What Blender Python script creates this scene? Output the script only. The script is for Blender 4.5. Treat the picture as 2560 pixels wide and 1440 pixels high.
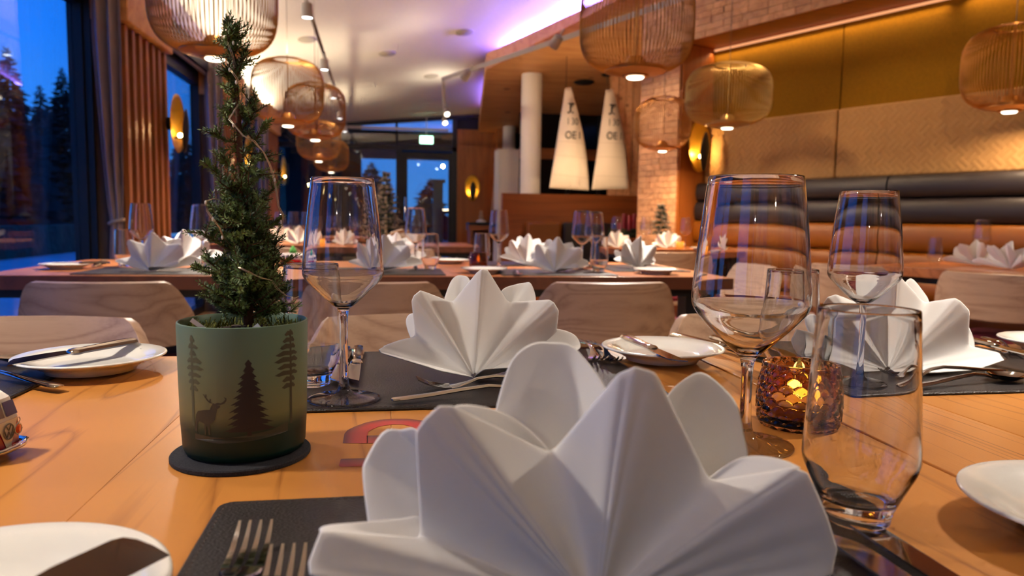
import bpy, bmesh, math, random
from math import sin, cos, pi, radians, sqrt, atan, atan2
from mathutils import Vector, Matrix
from mathutils.geometry import tessellate_polygon

SC = bpy.context.scene
COL = SC.collection
for _o in list(bpy.data.objects):
    bpy.data.objects.remove(_o, do_unlink=True)

# ------------------------------------------------------------------ camera
F = 1850.0                       # focal length in pixels of the 2560 x 1440 frame
PSI, PIT, ROLL = radians(9.4), atan(170 / 1850), 0.015
CAM = Vector((0, 0, 0.945))
WF = Vector((sin(PSI) * cos(PIT), cos(PSI) * cos(PIT), -sin(PIT)))
_r = Vector((cos(PSI), -sin(PSI), 0)); _u = _r.cross(WF)
RT = cos(ROLL) * _r + sin(ROLL) * _u
UP = -sin(ROLL) * _r + cos(ROLL) * _u
cd = bpy.data.cameras.new('camera'); cam = bpy.data.objects.new('camera', cd); COL.objects.link(cam)
cam.matrix_world = Matrix(((RT.x, UP.x, -WF.x, CAM.x), (RT.y, UP.y, -WF.y, CAM.y), (RT.z, UP.z, -WF.z, CAM.z), (0, 0, 0, 1)))
cd.sensor_width = 36; cd.lens = F * 36 / 2560; cd.clip_start = 0.02; cd.clip_end = 300
cd.dof.use_dof = True; cd.dof.focus_distance = 0.72; cd.dof.aperture_fstop = cd.lens / 3.2
SC.camera = cam

# ------------------------------------------------------------------ world: blue dusk sky
wd = bpy.data.worlds.new('world'); SC.world = wd; wd.use_nodes = True
nt = wd.node_tree; nt.nodes.clear()
_tc = nt.nodes.new('ShaderNodeTexCoord'); _sx = nt.nodes.new('ShaderNodeSeparateXYZ')
_cr = nt.nodes.new('ShaderNodeValToRGB'); _bg = nt.nodes.new('ShaderNodeBackground'); _wo = nt.nodes.new('ShaderNodeOutputWorld')
nt.links.new(_tc.outputs['Generated'], _sx.inputs[0]); nt.links.new(_sx.outputs['Z'], _cr.inputs[0])
nt.links.new(_cr.outputs[0], _bg.inputs[0]); nt.links.new(_bg.outputs[0], _wo.inputs[0])
_cr.color_ramp.elements[0].position = 0.0; _cr.color_ramp.elements[0].color = (0.05, 0.24, 0.62, 1)
_cr.color_ramp.elements[1].position = 0.6; _cr.color_ramp.elements[1].color = (0.006, 0.10, 0.52, 1)
_e = _cr.color_ramp.elements.new(0.2); _e.color = (0.012, 0.18, 0.80, 1)
_bg.inputs[1].default_value = 1.6

# ------------------------------------------------------------------ render look
SC.view_settings.view_transform = 'Standard'; SC.view_settings.look = 'None'
SC.view_settings.gamma = 1; SC.view_settings.exposure = 0.14; SC.view_settings.use_curve_mapping = False
cy = SC.cycles
cy.use_denoising = True; cy.max_bounces = 9; cy.diffuse_bounces = 3; cy.glossy_bounces = 4
cy.transmission_bounces = 9; cy.transparent_max_bounces = 16; cy.sample_clamp_indirect = 4.0
cy.use_adaptive_sampling = True; cy.adaptive_threshold = 0.16; cy.adaptive_min_samples = 10
cy.caustics_reflective = False; cy.caustics_refractive = True; cy.blur_glossy = 1.0

# ------------------------------------------------------------------ geometry of the view (pixel -> place)
def ray(x, y): return WF + RT * ((x - 1280) / F) - UP * ((y - 720) / F)
def onz(x, y, z):
    d = ray(x, y); return CAM + d * ((z - CAM.z) / d.z)
def ony(x, y, Y):
    d = ray(x, y); return CAM + d * (Y / d.y)
def onx(x, y, X):
    d = ray(x, y); return CAM + d * (X / d.x)
def atd(x, y, D): return CAM + ray(x, y) * D
TH = radians(25.3)
DV = Vector((-sin(TH), cos(TH), 0)); NV = Vector((cos(TH), sin(TH), 0))   # along / into the banquette wall
def dc(d, c, z=0.0): return DV * d + NV * c + Vector((0, 0, z))
TZ = 0.75                        # table height

# ------------------------------------------------------------------ materials
def S(r, g, b):
    f = lambda c: (c / 255 / 12.92) if c / 255 <= 0.04045 else ((c / 255 + 0.055) / 1.055) ** 2.4
    return (f(r), f(g), f(b), 1)
MATS = {}
def newmat(name):
    m = bpy.data.materials.new(name); m.use_nodes = True; MATS[name] = m
    return m, m.node_tree, m.node_tree.nodes['Principled BSDF']
def pm(name, col, rough=0.5, metal=0.0, spec=0.5, emit=None, estr=1.0, trans=0.0, ior=1.5, sheen=0.0, noise=None, bump=None, coat=0.0):
    """plain principled; noise=(scale, amount) varies the colour, bump=(scale, strength, distance)"""
    m, t, b = newmat(name)
    b.inputs['Base Color'].default_value = col; b.inputs['Roughness'].default_value = rough
    b.inputs['Metallic'].default_value = metal; b.inputs['Specular IOR Level'].default_value = spec
    b.inputs['Transmission Weight'].default_value = trans; b.inputs['IOR'].default_value = ior
    b.inputs['Coat Weight'].default_value = coat; b.inputs['Coat Roughness'].default_value = 0.08
    if sheen: b.inputs['Sheen Weight'].default_value = sheen
    if emit: b.inputs['Emission Color'].default_value = emit; b.inputs['Emission Strength'].default_value = estr
    if noise or bump:
        tc = t.nodes.new('ShaderNodeTexCoord')
    if noise:
        n = t.nodes.new('ShaderNodeTexNoise'); n.inputs['Scale'].default_value = noise[0]; n.inputs['Detail'].default_value = 3
        h = t.nodes.new('ShaderNodeHueSaturation'); h.inputs['Color'].default_value = col
        mr = t.nodes.new('ShaderNodeMapRange'); mr.inputs[1].default_value = .3; mr.inputs[2].default_value = .7
        mr.inputs[3].default_value = 1 - noise[1]; mr.inputs[4].default_value = 1 + noise[1]
        t.links.new(tc.outputs['Object'], n.inputs['Vector']); t.links.new(n.outputs[0], mr.inputs[0])
        t.links.new(mr.outputs[0], h.inputs['Value']); t.links.new(h.outputs[0], b.inputs['Base Color'])
    if bump:
        n2 = t.nodes.new('ShaderNodeTexNoise'); n2.inputs['Scale'].default_value = bump[0]; n2.inputs['Detail'].default_value = 2
        bp = t.nodes.new('ShaderNodeBump'); bp.inputs['Strength'].default_value = bump[1]; bp.inputs['Distance'].default_value = bump[2]
        t.links.new(tc.outputs['Object'], n2.inputs['Vector']); t.links.new(n2.outputs[0], bp.inputs['Height'])
        t.links.new(bp.outputs[0], b.inputs['Normal'])
    return m
def wood(name, dark, light, stretch=(14, 1, 14), rough=0.4, rings=6.0, vary=0.10, fine=1.0, knots=0.0, spec=0.5, sharp=(.12, .75)):
    """grain runs along the axis whose stretch is smallest; per-object random shifts the figure"""
    m, t, b = newmat(name); L = t.links.new; N = t.nodes.new
    tc = N('ShaderNodeTexCoord'); oi = N('ShaderNodeObjectInfo')
    off = N('ShaderNodeVectorMath'); off.operation = 'SCALE'; off.inputs[0].default_value = (7.3, 11.7, 5.1)
    L(oi.outputs['Random'], off.inputs['Scale'])
    ad = N('ShaderNodeVectorMath'); ad.operation = 'ADD'; L(tc.outputs['Object'], ad.inputs[0]); L(off.outputs[0], ad.inputs[1])
    mp = N('ShaderNodeMapping'); mp.inputs['Scale'].default_value = stretch; L(ad.outputs[0], mp.inputs[0])
    n1 = N('ShaderNodeTexNoise'); n1.inputs['Scale'].default_value = 0.55; n1.inputs['Detail'].default_value = 2; n1.inputs['Distortion'].default_value = 0.6
    L(mp.outputs[0], n1.inputs['Vector'])
    mu = N('ShaderNodeMath'); mu.operation = 'MULTIPLY'; mu.inputs[1].default_value = rings; L(n1.outputs[0], mu.inputs[0])
    fr = N('ShaderNodeMath'); fr.operation = 'PINGPONG'; fr.inputs[1].default_value = 0.5; L(mu.outputs[0], fr.inputs[0])
    pw = N('ShaderNodeMath'); pw.operation = 'POWER'; pw.inputs[1].default_value = .55; L(fr.outputs[0], pw.inputs[0]); fr = pw
    mp2 = N('ShaderNodeMapping'); mp2.inputs['Scale'].default_value = tuple(s * (22 if s > 4 else 3) for s in stretch); L(ad.outputs[0], mp2.inputs[0])
    n2 = N('ShaderNodeTexNoise'); n2.inputs['Scale'].default_value = 1.0; n2.inputs['Detail'].default_value = 2; L(mp2.outputs[0], n2.inputs['Vector'])
    mix = N('ShaderNodeMath'); mix.operation = 'MULTIPLY_ADD'; L(fr.outputs[0], mix.inputs[0]); mix.inputs[1].default_value = .80
    sc2 = N('ShaderNodeMath'); sc2.operation = 'MULTIPLY'; sc2.inputs[1].default_value = 0.5 * fine; L(n2.outputs[0], sc2.inputs[0]); L(sc2.outputs[0], mix.inputs[2])
    cr = N('ShaderNodeValToRGB'); cr.color_ramp.elements[0].color = dark; cr.color_ramp.elements[0].position = sharp[0]
    cr.color_ramp.elements[1].color = light; cr.color_ramp.elements[1].position = sharp[1]; L(mix.outputs[0], cr.inputs[0])
    hs = N('ShaderNodeHueSaturation'); mr = N('ShaderNodeMapRange'); mr.inputs[3].default_value = 1 - vary; mr.inputs[4].default_value = 1 + vary
    L(oi.outputs['Random'], mr.inputs[0]); L(mr.outputs[0], hs.inputs['Value']); L(cr.outputs[0], hs.inputs['Color'])
    out = hs.outputs[0]
    if knots:
        vo = N('ShaderNodeTexVoronoi'); vo.inputs['Scale'].default_value = knots; L(ad.outputs[0], vo.inputs['Vector'])
        kr = N('ShaderNodeValToRGB'); kr.color_ramp.elements[0].position = .05; kr.color_ramp.elements[0].color = (.32, .2, .12, 1)
        kr.color_ramp.elements[1].position = .14; kr.color_ramp.elements[1].color = (1, 1, 1, 1); L(vo.outputs['Distance'], kr.inputs[0])
        mm = N('ShaderNodeMix'); mm.data_type = 'RGBA'; mm.blend_type = 'MULTIPLY'; mm.inputs[0].default_value = 1
        L(out, mm.inputs[6]); L(kr.outputs[0], mm.inputs[7]); out = mm.outputs[2]
    L(out, b.inputs['Base Color']); b.inputs['Roughness'].default_value = rough; b.inputs['Specular IOR Level'].default_value = spec
    bp = N('ShaderNodeBump'); bp.inputs['Strength'].default_value = 0.12; bp.inputs['Distance'].default_value = 0.001
    L(n2.outputs[0], bp.inputs['Height']); L(bp.outputs[0], b.inputs['Normal'])
    return m
def thin_glass(name, tint=(1, 1, 1, 1), k=1.0, rough=0.0):
    """thin pane or thin-walled vessel: straight-through transmission plus a Fresnel mirror"""
    m = bpy.data.materials.new(name); m.use_nodes = True; MATS[name] = m; t = m.node_tree; t.nodes.clear(); L = t.links.new; N = t.nodes.new
    o = N('ShaderNodeOutputMaterial'); mx = N('ShaderNodeMixShader'); tr = N('ShaderNodeBsdfTransparent'); gl = N('ShaderNodeBsdfGlossy')
    lw = N('ShaderNodeLayerWeight'); lw.inputs[0].default_value = .5; pw = N('ShaderNodeMath'); pw.operation = 'POWER'; pw.inputs[1].default_value = 5
    fr = N('ShaderNodeMath'); fr.operation = 'MULTIPLY_ADD'; fr.inputs[1].default_value = .9; fr.inputs[2].default_value = .042; L(lw.outputs['Facing'], pw.inputs[0]); L(pw.outputs[0], fr.inputs[0])
    mu = N('ShaderNodeMath'); mu.operation = 'MULTIPLY'; mu.inputs[1].default_value = k; mu.use_clamp = True
    tr.inputs[0].default_value = tint; gl.inputs['Roughness'].default_value = rough
    L(fr.outputs[0], mu.inputs[0]); L(mu.outputs[0], mx.inputs[0]); L(tr.outputs[0], mx.inputs[1]); L(gl.outputs[0], mx.inputs[2]); L(mx.outputs[0], o.inputs[0])
    return m
def emis(name, col, s):
    return pm(name, (0, 0, 0, 1), 0.5, emit=col, estr=s)

WARM = (1.0, 0.88, 0.75); AMB = (1.0, 0.70, 0.42)
table_wood = wood('table_wood', S(146, 86, 36), S(202, 134, 62), (7.0, 1.1, 7.0), 0.40, 13.0, 0.06, .9, spec=.3, sharp=(.14, .46))
table_wood_r = wood('table_wood_red', S(124, 70, 28), S(202, 134, 66), (26, 0.7, 26), 0.33, 8.0, 0.05, 1.2, sharp=(.24, .52))
table_far = wood('table_wood_far', S(150, 84, 44), S(196, 122, 72), (9, 0.9, 9), 0.30, 5.0, 0.06)
beech = wood('beech', S(160, 126, 102), S(200, 166, 138), (1.6, 14, 14), 0.38, 9.0, 0.03)
orange_wood = wood('oiled_veneer', S(142, 78, 26), S(172, 100, 40), (10, 10, .8), 0.45, 4.0, 0.03)
orange_h = wood('oiled_veneer_flat', S(120, 62, 20), S(150, 80, 30), (.8, 10, 10), 0.45, 4.0, 0.03)
slat_wood = wood('slat_wood', S(128, 72, 34), S(166, 100, 54), (12, 12, .7), 0.5, 4.0, 0.05)
larch = wood('larch', S(190, 124, 66), S(216, 156, 96), (1, 8, 8), 0.55, 5.0, 0.05, knots=2.2)
block_wood = wood('block_wood', S(190, 132, 84), S(226, 172, 122), (9, 1.4, 9), 0.55, 5.0, 0.14, knots=5.0)
floor_wood = wood('floor_oak', S(150, 112, 70), S(190, 150, 104), (9, .8, 9), 0.45, 4.0, 0.08)
white_paint = pm('white_plaster', S(236, 226, 208), 0.8, noise=(40, .02), bump=(90, .15, .004))
wall_paint = pm('warm_wall', S(196, 182, 164), 0.8, noise=(8, .03))
black_metal = pm('black_metal', S(16, 17, 22), 0.45, spec=.4)
black_frame = pm('black_frame', S(14, 18, 30), 0.4, spec=.4)
steel = pm('polished_steel', S(206, 202, 198), 0.07, 1.0)
chrome = pm('chrome', S(220, 220, 222), 0.06, 1.0)
porcelain = pm('porcelain', S(238, 236, 228), 0.10, spec=.55, coat=.3)
linen = pm('linen', S(236, 234, 232), 0.85, spec=.2, sheen=.15, bump=(900, .12, .0006))
glass = pm('crystal', (1, 1, 1, 1), 0.0, trans=1.0, ior=1.5)
glass_far = thin_glass('far_crystal', (.985, .985, .985, 1), 1.8)
pane_far = thin_glass('end_pane', (.74, .86, .90, 1), 4.6)
pane = thin_glass('window_pane', (.90, .96, 1, 1), 1.5)
copper = pm('copper_wire', S(206, 144, 70), 0.32, 0.7)
gold_wire = pm('brass_wire', S(206, 172, 104), 0.35, 0.8)
lamp_gold = pm('gold_leaf', S(226, 176, 62), 0.30, 0.9)
lamp_disc = emis('lamp_disc', (1, .90, .70, 1), 5.0)
spot_disc = emis('spot_disc', (.92, .97, 1, 1), 8.0)
leather_mat = None
def leather(name, col, sc=420.0):
    m, t, b = newmat(name); L = t.links.new; N = t.nodes.new
    tc = N('ShaderNodeTexCoord'); mp = N('ShaderNodeMapping'); mp.inputs['Scale'].default_value = (1, 2.4, 1); L(tc.outputs['Object'], mp.inputs[0])
    v = N('ShaderNodeTexVoronoi'); v.inputs['Scale'].default_value = sc; L(mp.outputs[0], v.inputs['Vector'])
    n = N('ShaderNodeTexNoise'); n.inputs['Scale'].default_value = 60; L(tc.outputs['Object'], n.inputs['Vector'])
    bp = N('ShaderNodeBump'); bp.inputs['Strength'].default_value = 0.45; bp.inputs['Distance'].default_value = 0.0012
    L(v.outputs['Distance'], bp.inputs['Height']); L(bp.outputs[0], b.inputs['Normal'])
    b.inputs['Base Color'].default_value = col; b.inputs['Roughness'].default_value = 0.42; b.inputs['Specular IOR Level'].default_value = .45
    return m
leather_mat = leather('dark_leather', S(36, 30, 29))
dark_pad = leather('dark_upholstery', S(36, 30, 32), 150)
mustard_pad = leather('mustard_upholstery', S(128, 72, 6), 150)
burgundy = pm('burgundy_felt', S(112, 28, 44), 0.9, noise=(30, .1))
felt = pm('black_felt', S(34, 34, 40), 0.95, noise=(700, .5), bump=(900, .6, .001))
gold_felt = pm('mustard_felt', S(138, 98, 12), 0.9, spec=.2, noise=(60, .08), bump=(500, .3, .002))

# ------------------------------------------------------------------ mesh building
class MB:
    def __init__(s): s.v = []; s.f = []
    def add(s, vs, fs):
        o = len(s.v); s.v += [tuple(p) for p in vs]; s.f += [tuple(i + o for i in f) for f in fs]; return s
    def box(s, x0, x1, y0, y1, z0, z1):
        return s.add([(x0, y0, z0), (x1, y0, z0), (x1, y1, z0), (x0, y1, z0), (x0, y0, z1), (x1, y0, z1), (x1, y1, z1), (x0, y1, z1)],
                     [(3, 2, 1, 0), (4, 5, 6, 7), (0, 1, 5, 4), (1, 2, 6, 5), (2, 3, 7, 6), (3, 0, 4, 7)])
    def prism(s, poly, z0, z1):
        """plan polygon (counter-clockwise) between two heights; z may be a function of (x, y)"""
        n = len(poly); a = [(p[0], p[1], z0(p[0], p[1]) if callable(z0) else z0) for p in poly]
        b = [(p[0], p[1], z1(p[0], p[1]) if callable(z1) else z1) for p in poly]
        return s.add(a + b, [tuple(range(n - 1, -1, -1)), tuple(range(n, 2 * n))] + [(i, (i + 1) % n, n + (i + 1) % n, n + i) for i in range(n)])
    def quadbox(s, a, b, c, d, off):
        """slab: quad a b c d extruded by the vector off"""
        a, b, c, d, off = map(Vector, (a, b, c, d, off))
        return s.add([a, b, c, d, a + off, b + off, c + off, d + off], [(3, 2, 1, 0), (4, 5, 6, 7), (0, 1, 5, 4), (1, 2, 6, 5), (2, 3, 7, 6), (3, 0, 4, 7)])
    def tube(s, pts, r, n=6, caps=True, closed=False):
        pts = [Vector(p) for p in pts]; m = len(pts); vs = []
        ref = Vector((0.31, 0.17, 0.94)).normalized()
        for i, p in enumerate(pts):
            if closed: t = pts[(i + 1) % m] - pts[i - 1]
            else: t = pts[min(i + 1, m - 1)] - pts[max(i - 1, 0)]
            t.normalize(); a = t.cross(ref)
            if a.length < 1e-3: a = t.cross(Vector((1, 0, 0)))
            a.normalize(); b = t.cross(a); rr = r[i] if isinstance(r, (list, tuple)) else r
            vs += [p + a * (rr * cos(2 * pi * k / n)) + b * (rr * sin(2 * pi * k / n)) for k in range(n)]
        fs = []
        for i in range(m if closed else m - 1):
            j = (i + 1) % m
            fs += [(i * n + k, i * n + (k + 1) % n, j * n + (k + 1) % n, j * n + k) for k in range(n)]
        if caps and not closed: fs += [tuple(range(n - 1, -1, -1)), tuple((m - 1) * n + k for k in range(n))]
        return s.add(vs, fs)
    def lathe(s, prof, n=48, c=(0, 0, 0), sx=1, sy=1):
        """profile [(r, z)] about z; a radius of 0 becomes a pole"""
        vs = []; rows = []
        for r, z in prof:
            if r < 1e-7: rows.append([len(vs)]); vs.append((c[0], c[1], c[2] + z))
            else:
                rows.append(list(range(len(vs), len(vs) + n)))
                vs += [(c[0] + sx * r * cos(2 * pi * k / n), c[1] + sy * r * sin(2 * pi * k / n), c[2] + z) for k in range(n)]
        fs = []
        for a, b in zip(rows, rows[1:]):
            for k in range(n):
                k2 = (k + 1) % n
                if len(a) == 1 and len(b) == 1: continue
                if len(a) == 1: fs.append((a[0], b[k2], b[k]))
                elif len(b) == 1: fs.append((a[k], a[k2], b[0]))
                else: fs.append((a[k], a[k2], b[k2], b[k]))
        return s.add(vs, fs)
    def grid(s, fn, nu, nv, wrap=False):
        vs = [fn(i / (nu - (0 if wrap else 1)), j / (nv - 1)) for j in range(nv) for i in range(nu)]; fs = []
        for j in range(nv - 1):
            for i in range(nu if wrap else nu - 1):
                k = (i + 1) % nu; fs.append((j * nu + i, j * nu + k, (j + 1) * nu + k, (j + 1) * nu + i))
        return s.add(vs, fs)
    def rbox(s, x0, x1, y0, y1, z0, z1, r, seg=3):
        """box with rounded vertical corners and softened top"""
        pts = []
        for cx, cy_, a0 in ((x1 - r, y1 - r, 0), (x0 + r, y1 - r, 90), (x0 + r, y0 + r, 180), (x1 - r, y0 + r, 270)):
            for k in range(seg + 1):
                a = radians(a0 + 90 * k / seg); pts.append((cx + r * cos(a), cy_ + r * sin(a)))
        n = len(pts); e = min(r, (z1 - z0)) * .35; cx, cy_ = (x0 + x1) / 2, (y0 + y1) / 2
        ins = [(cx + (p[0] - cx) * (1 - e / max(1e-6, (x1 - x0) / 2)), cy_ + (p[1] - cy_) * (1 - e / max(1e-6, (y1 - y0) / 2))) for p in pts]
        vs = [(p[0], p[1], z0) for p in ins] + [(p[0], p[1], z0 + e) for p in pts] + [(p[0], p[1], z1 - e) for p in pts] + [(p[0], p[1], z1) for p in ins]
        fs = [tuple(range(n - 1, -1, -1)), tuple(range(3 * n, 4 * n))]
        for q in range(3): fs += [(q * n + i, q * n + (i + 1) % n, (q + 1) * n + (i + 1) % n, (q + 1) * n + i) for i in range(n)]
        return s.add(vs, fs)
    def mesh(s, name, mat=None, smooth=False, angle=None):
        me = bpy.data.meshes.new(name); me.from_pydata(s.v, [], s.f); me.update()
        if smooth:
            me.polygons.foreach_set('use_smooth', [True] * len(me.polygons))
            if angle: me.set_sharp_from_angle(angle=radians(angle))
        if mat: me.materials.append(mat)
        return me
    def build(s, name, mat, parent=None, smooth=False, angle=None, loc=None, fix=False):
        me = s.mesh(name, mat, smooth, angle)
        if fix:
            bm = bmesh.new(); bm.from_mesh(me); bmesh.ops.recalc_face_normals(bm, faces=bm.faces); bm.to_mesh(me); bm.free()
        return link(name, me, parent, loc)
def link(name, me, parent=None, loc=None):
    o = bpy.data.objects.new(name, me); COL.objects.link(o)
    if parent: o.parent = parent
    if loc is not None: o.location = loc
    return o
def tag(o, label, cat, group=None):
    o['label'] = label; o['category'] = cat
    if group: o['group'] = group
    return o
def thing(name, label, cat, loc=(0, 0, 0), rz=0.0, group=None):
    o = bpy.data.objects.new(name, None); COL.objects.link(o); o.empty_display_size = .05
    o.location = loc; o.rotation_euler = (0, 0, rz); return tag(o, label, cat, group)
def struct(o): o['kind'] = 'structure'; return o
KIDS = {}
def kids(o): return [c for c in bpy.data.objects if c.parent == o]
def copy_tree(o, loc, rz, label, parent=None, top=True):
    c = o.copy(); COL.objects.link(c)
    if top:
        c.location = loc; c.rotation_euler = (0, 0, rz); c['label'] = label
    else: c.parent = parent
    for ch in kids(o): copy_tree(ch, None, 0, None, c, False)
    return c
def solidify(o, t, off=-1.0):
    m = o.modifiers.new('thickness', 'SOLIDIFY'); m.thickness = t; m.offset = off; return o
def bevel(o, w, seg=2):
    m = o.modifiers.new('bevel', 'BEVEL'); m.width = w; m.segments = seg; m.limit_method = 'ANGLE'; return o
def text_mesh(name, body, size, mat, parent=None, depth=0.0005, align='CENTER'):
    cu = bpy.data.curves.new(name, 'FONT'); cu.body = body; cu.size = size; cu.extrude = depth; cu.align_x = align; cu.align_y = 'CENTER'
    tmp = bpy.data.objects.new(name + '_tmp', cu); COL.objects.link(tmp)
    me = bpy.data.meshes.new_from_object(tmp.evaluated_get(bpy.context.evaluated_depsgraph_get()))
    bpy.data.objects.remove(tmp, do_unlink=True); bpy.data.curves.remove(cu)
    me.materials.clear(); me.materials.append(mat); return link(name, me, parent)
def area(name, loc, size, power, col, direction, spread=180, shape='DISK', size_y=None, parent=None):
    l = bpy.data.lights.new(name, 'AREA'); l.shape = shape; l.size = size; l.energy = power; l.color = col; l.spread = radians(spread)
    if size_y: l.size_y = size_y
    o = bpy.data.objects.new(name, l); COL.objects.link(o); o.location = loc
    o.rotation_euler = Vector(direction).to_track_quat('-Z', 'Y').to_euler()
    if parent: o.parent = parent
    return o
def spot(name, loc, power, col, direction, angle, blend=.5, r=.03, parent=None):
    l = bpy.data.lights.new(name, 'SPOT'); l.energy = power; l.color = col; l.spot_size = radians(angle); l.spot_blend = blend; l.shadow_soft_size = r
    o = bpy.data.objects.new(name, l); COL.objects.link(o); o.location = loc
    o.rotation_euler = Vector(direction).to_track_quat('-Z', 'Y').to_euler()
    if parent: o.parent = parent
    return o
def point(name, loc, power, col, r=.03, parent=None):
    l = bpy.data.lights.new(name, 'POINT'); l.energy = power; l.color = col; l.shadow_soft_size = r
    o = bpy.data.objects.new(name, l); COL.objects.link(o); o.location = loc
    if parent: o.parent = parent
    return o
# ================================================================== THE ROOM
def zceil(x, y): return 2.57 + 0.097 * x + 0.08 * (12.7 - y)
def zsoff(x, y): return 2.41 + 0.075 * (12.7 - y)
def on_soff(px, py):
    d = ray(px, py)          # CAM + d t : z = zsoff(y)
    t = (2.41 + 0.075 * 12.7 - CAM.z) / (d.z + 0.075 * d.y); return CAM + d * t
CG, CF, DJ = 4.9, 4.5, 4.19      # gold wall, bulkhead face, end of the alcove (along the wall)
XW = -1.85                       # window plane
# floor: boards
fl = struct(MB().box(-1.95, 7, -4, 13, -.06, -.012).build('floor', floor_wood))
bme = MB().box(-.078, .078, -1.0, 1.0, 0, .011).mesh('floor_board', floor_wood)
for i in range(34):
    for j in range(5):
        b = link('floor_board', bme, fl, (-1.8 + .16 * i, .5 + 2.006 * j + (i % 3) * .6, -.0115))
# ceiling
cp = [(-1.95, -4), (7, -4), (7, 13), (-1.95, 13)]
struct(MB().prism(cp, zceil, lambda x, y: zceil(x, y) + .06).build('ceiling', white_paint))
# ---- window wall on the left
def window(n, y0, y1):
    w = struct(MB().box(XW - .03, XW + .05, y0, y0 + .11, .0, 2.32).box(XW - .03, XW + .05, y1 - .11, y1, 0, 2.32)
               .box(XW - .03, XW + .05, y0 + .11, y1 - .11, 2.18, 2.32).box(XW - .03, XW + .05, y0 + .11, y1 - .11, 0, .07).build('window_%d' % n, black_frame))
    MB().box(XW - .004, XW + .004, y0 + .11, y1 - .11, .07, 2.18).build('pane', pane, w)
    MB().box(XW + .06, XW + .16, y0 - .02, y1 + .02, 2.30, 2.48).build('blind_box', black_metal, w)
    MB().tube([(XW + .115, y0 + .2, 2.285), (XW + .115, y1 - .1, 2.285)], .016, 8).build('blind_rail', pm('blind_aluminium', S(190, 180, 160), .35, .6) if 'blind_aluminium' not in MATS else MATS['blind_aluminium'], w)
    return w
WY = [(-3.9, -3.3), (-2.45, -.62), (.25, 2.12), (3.0, 4.96), (5.72, 7.70), (8.44, 10.37), (11.12, 12.6)]
for i, (a, b) in enumerate(WY): window(i + 1, a, b)
struct(MB().box(XW - .05, XW + .0, -4, 12.75, 2.32, 3.9).build('wall_left', wall_paint))
m_ = MB()
for (a, b), (c, d_) in zip(WY, WY[1:]): m_.box(XW - .05, XW + .04, b, c, 0, 2.32)
m_.box(XW - .05, XW + .04, -4, WY[0][0], 0, 2.32).box(XW - .05, XW + .04, 12.6, 12.75, 0, 2.32)
struct(m_.build('trim_1', black_frame))
# dark inner reveal beside window 3
struct(MB().box(XW + .03, XW + .09, 4.868, 4.895, 0, 2.40).build('trim_2', black_frame))
# ---- back walls out of view
struct(MB().box(-1.95, 7, -4.1, -4, 0, 4.2).build('wall_back', wall_paint))
struct(MB().box(7, 7.1, -4, 13, 0, 4.4).build('wall_right_far', wall_paint))
# ---- far glass wall with the door
YF = 12.7
fw = struct(MB().box(-1.9, 1.12, YF - .04, YF + .04, 2.08, 2.16).box(-1.9, -1.8, YF - .04, YF + .04, 0, 2.6).box(.10, .20, YF - .05, YF + .05, 0, 2.08)
            .box(.09, .13, YF - .03, YF + .03, 2.16, 2.58).box(-.95, -.88, YF - .04, YF + .04, 0, 2.08).box(-1.9, 1.3, YF - .05, YF + .05, 2.36 + .02, 2.40)
            .box(-1.9, 1.12, YF - .03, YF + .03, 0, .06).box(1.04, 1.12, YF - .04, YF + .04, 0, 2.7).build('wall_far', black_frame))
for a, b, z0, z1 in ((-1.8, -.95, .06, 2.08), (-.88, .10, .06, 2.08), (-1.8, .09, 2.16, 2.6), (.13, 1.1, 2.16, 2.7)):
    MB().box(a, b, YF - .004, YF + .004, z0, z1).build('pane', pane_far, fw)
MB().prism([(-1.95, YF - .05), (1.6, YF - .05), (1.6, YF + .05), (-1.95, YF + .05)], lambda x, y: zceil(x, y) - .05, zceil).build('head_rail', black_frame, fw)
dr = struct(MB().box(.20, .29, YF - .035, YF + .035, .02, 2.05).box(.98, 1.04, YF - .035, YF + .035, .02, 2.05).box(.29, .98, YF - .035, YF + .035, 1.96, 2.05).box(.29, .98, YF - .035, YF + .035, .02, .12).build('door_1', black_metal))
MB().box(.29, .98, YF - .004, YF + .004, .12, 1.96).build('pane', pane_far, dr)
MB().tube([(.25, YF - .06, .9), (.25, YF - .06, 1.3)], .012, 8).build('door_handle', steel, dr)
# ---- panel with the far sconce, right of the door
struct(MB().box(1.12, 1.75, YF - .10, YF, 0, 2.45).build('wall_far_panel', orange_wood))
struct(MB().box(1.10, 1.9, YF + .06, YF + .1, 2.40, 2.85).build('trim_3', pm('dark_blue_panel', S(28, 26, 58), .6)))
struct(MB().box(1.75, 2.0, YF - .5, YF, 0, 2.6).build('wall_far_reveal', orange_wood))
struct(MB().box(2.0, 7, YF - .02, YF + .1, 0, 3.3).build('wall_far_right', pm('night_glass', S(10, 12, 18), .15)))
# ---- larch soffit over the bar
A0 = on_soff(1215, 175); A1 = on_soff(1450, 75); A2 = on_soff(1190, 335)
ed = (A1 - A0); A3 = A0 + ed * ((3.2 - A0.y) / ed.y)          # the edge runs on past the frame
cx = lambda y: (CF - sin(TH) * y) / cos(TH)                    # bulkhead plane at a given depth
sp = [(A0.x, A0.y), (A3.x, A3.y), (cx(3.2), 3.2), (cx(6.1), 6.1), (3.6, 6.6), (3.8, 12.6), (A2.x + .02, 12.6)]
so = struct(MB().prism(sp[::1], zsoff, lambda x, y: zsoff(x, y) + .19).build('ceiling_soffit', larch, fix=True))
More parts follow.
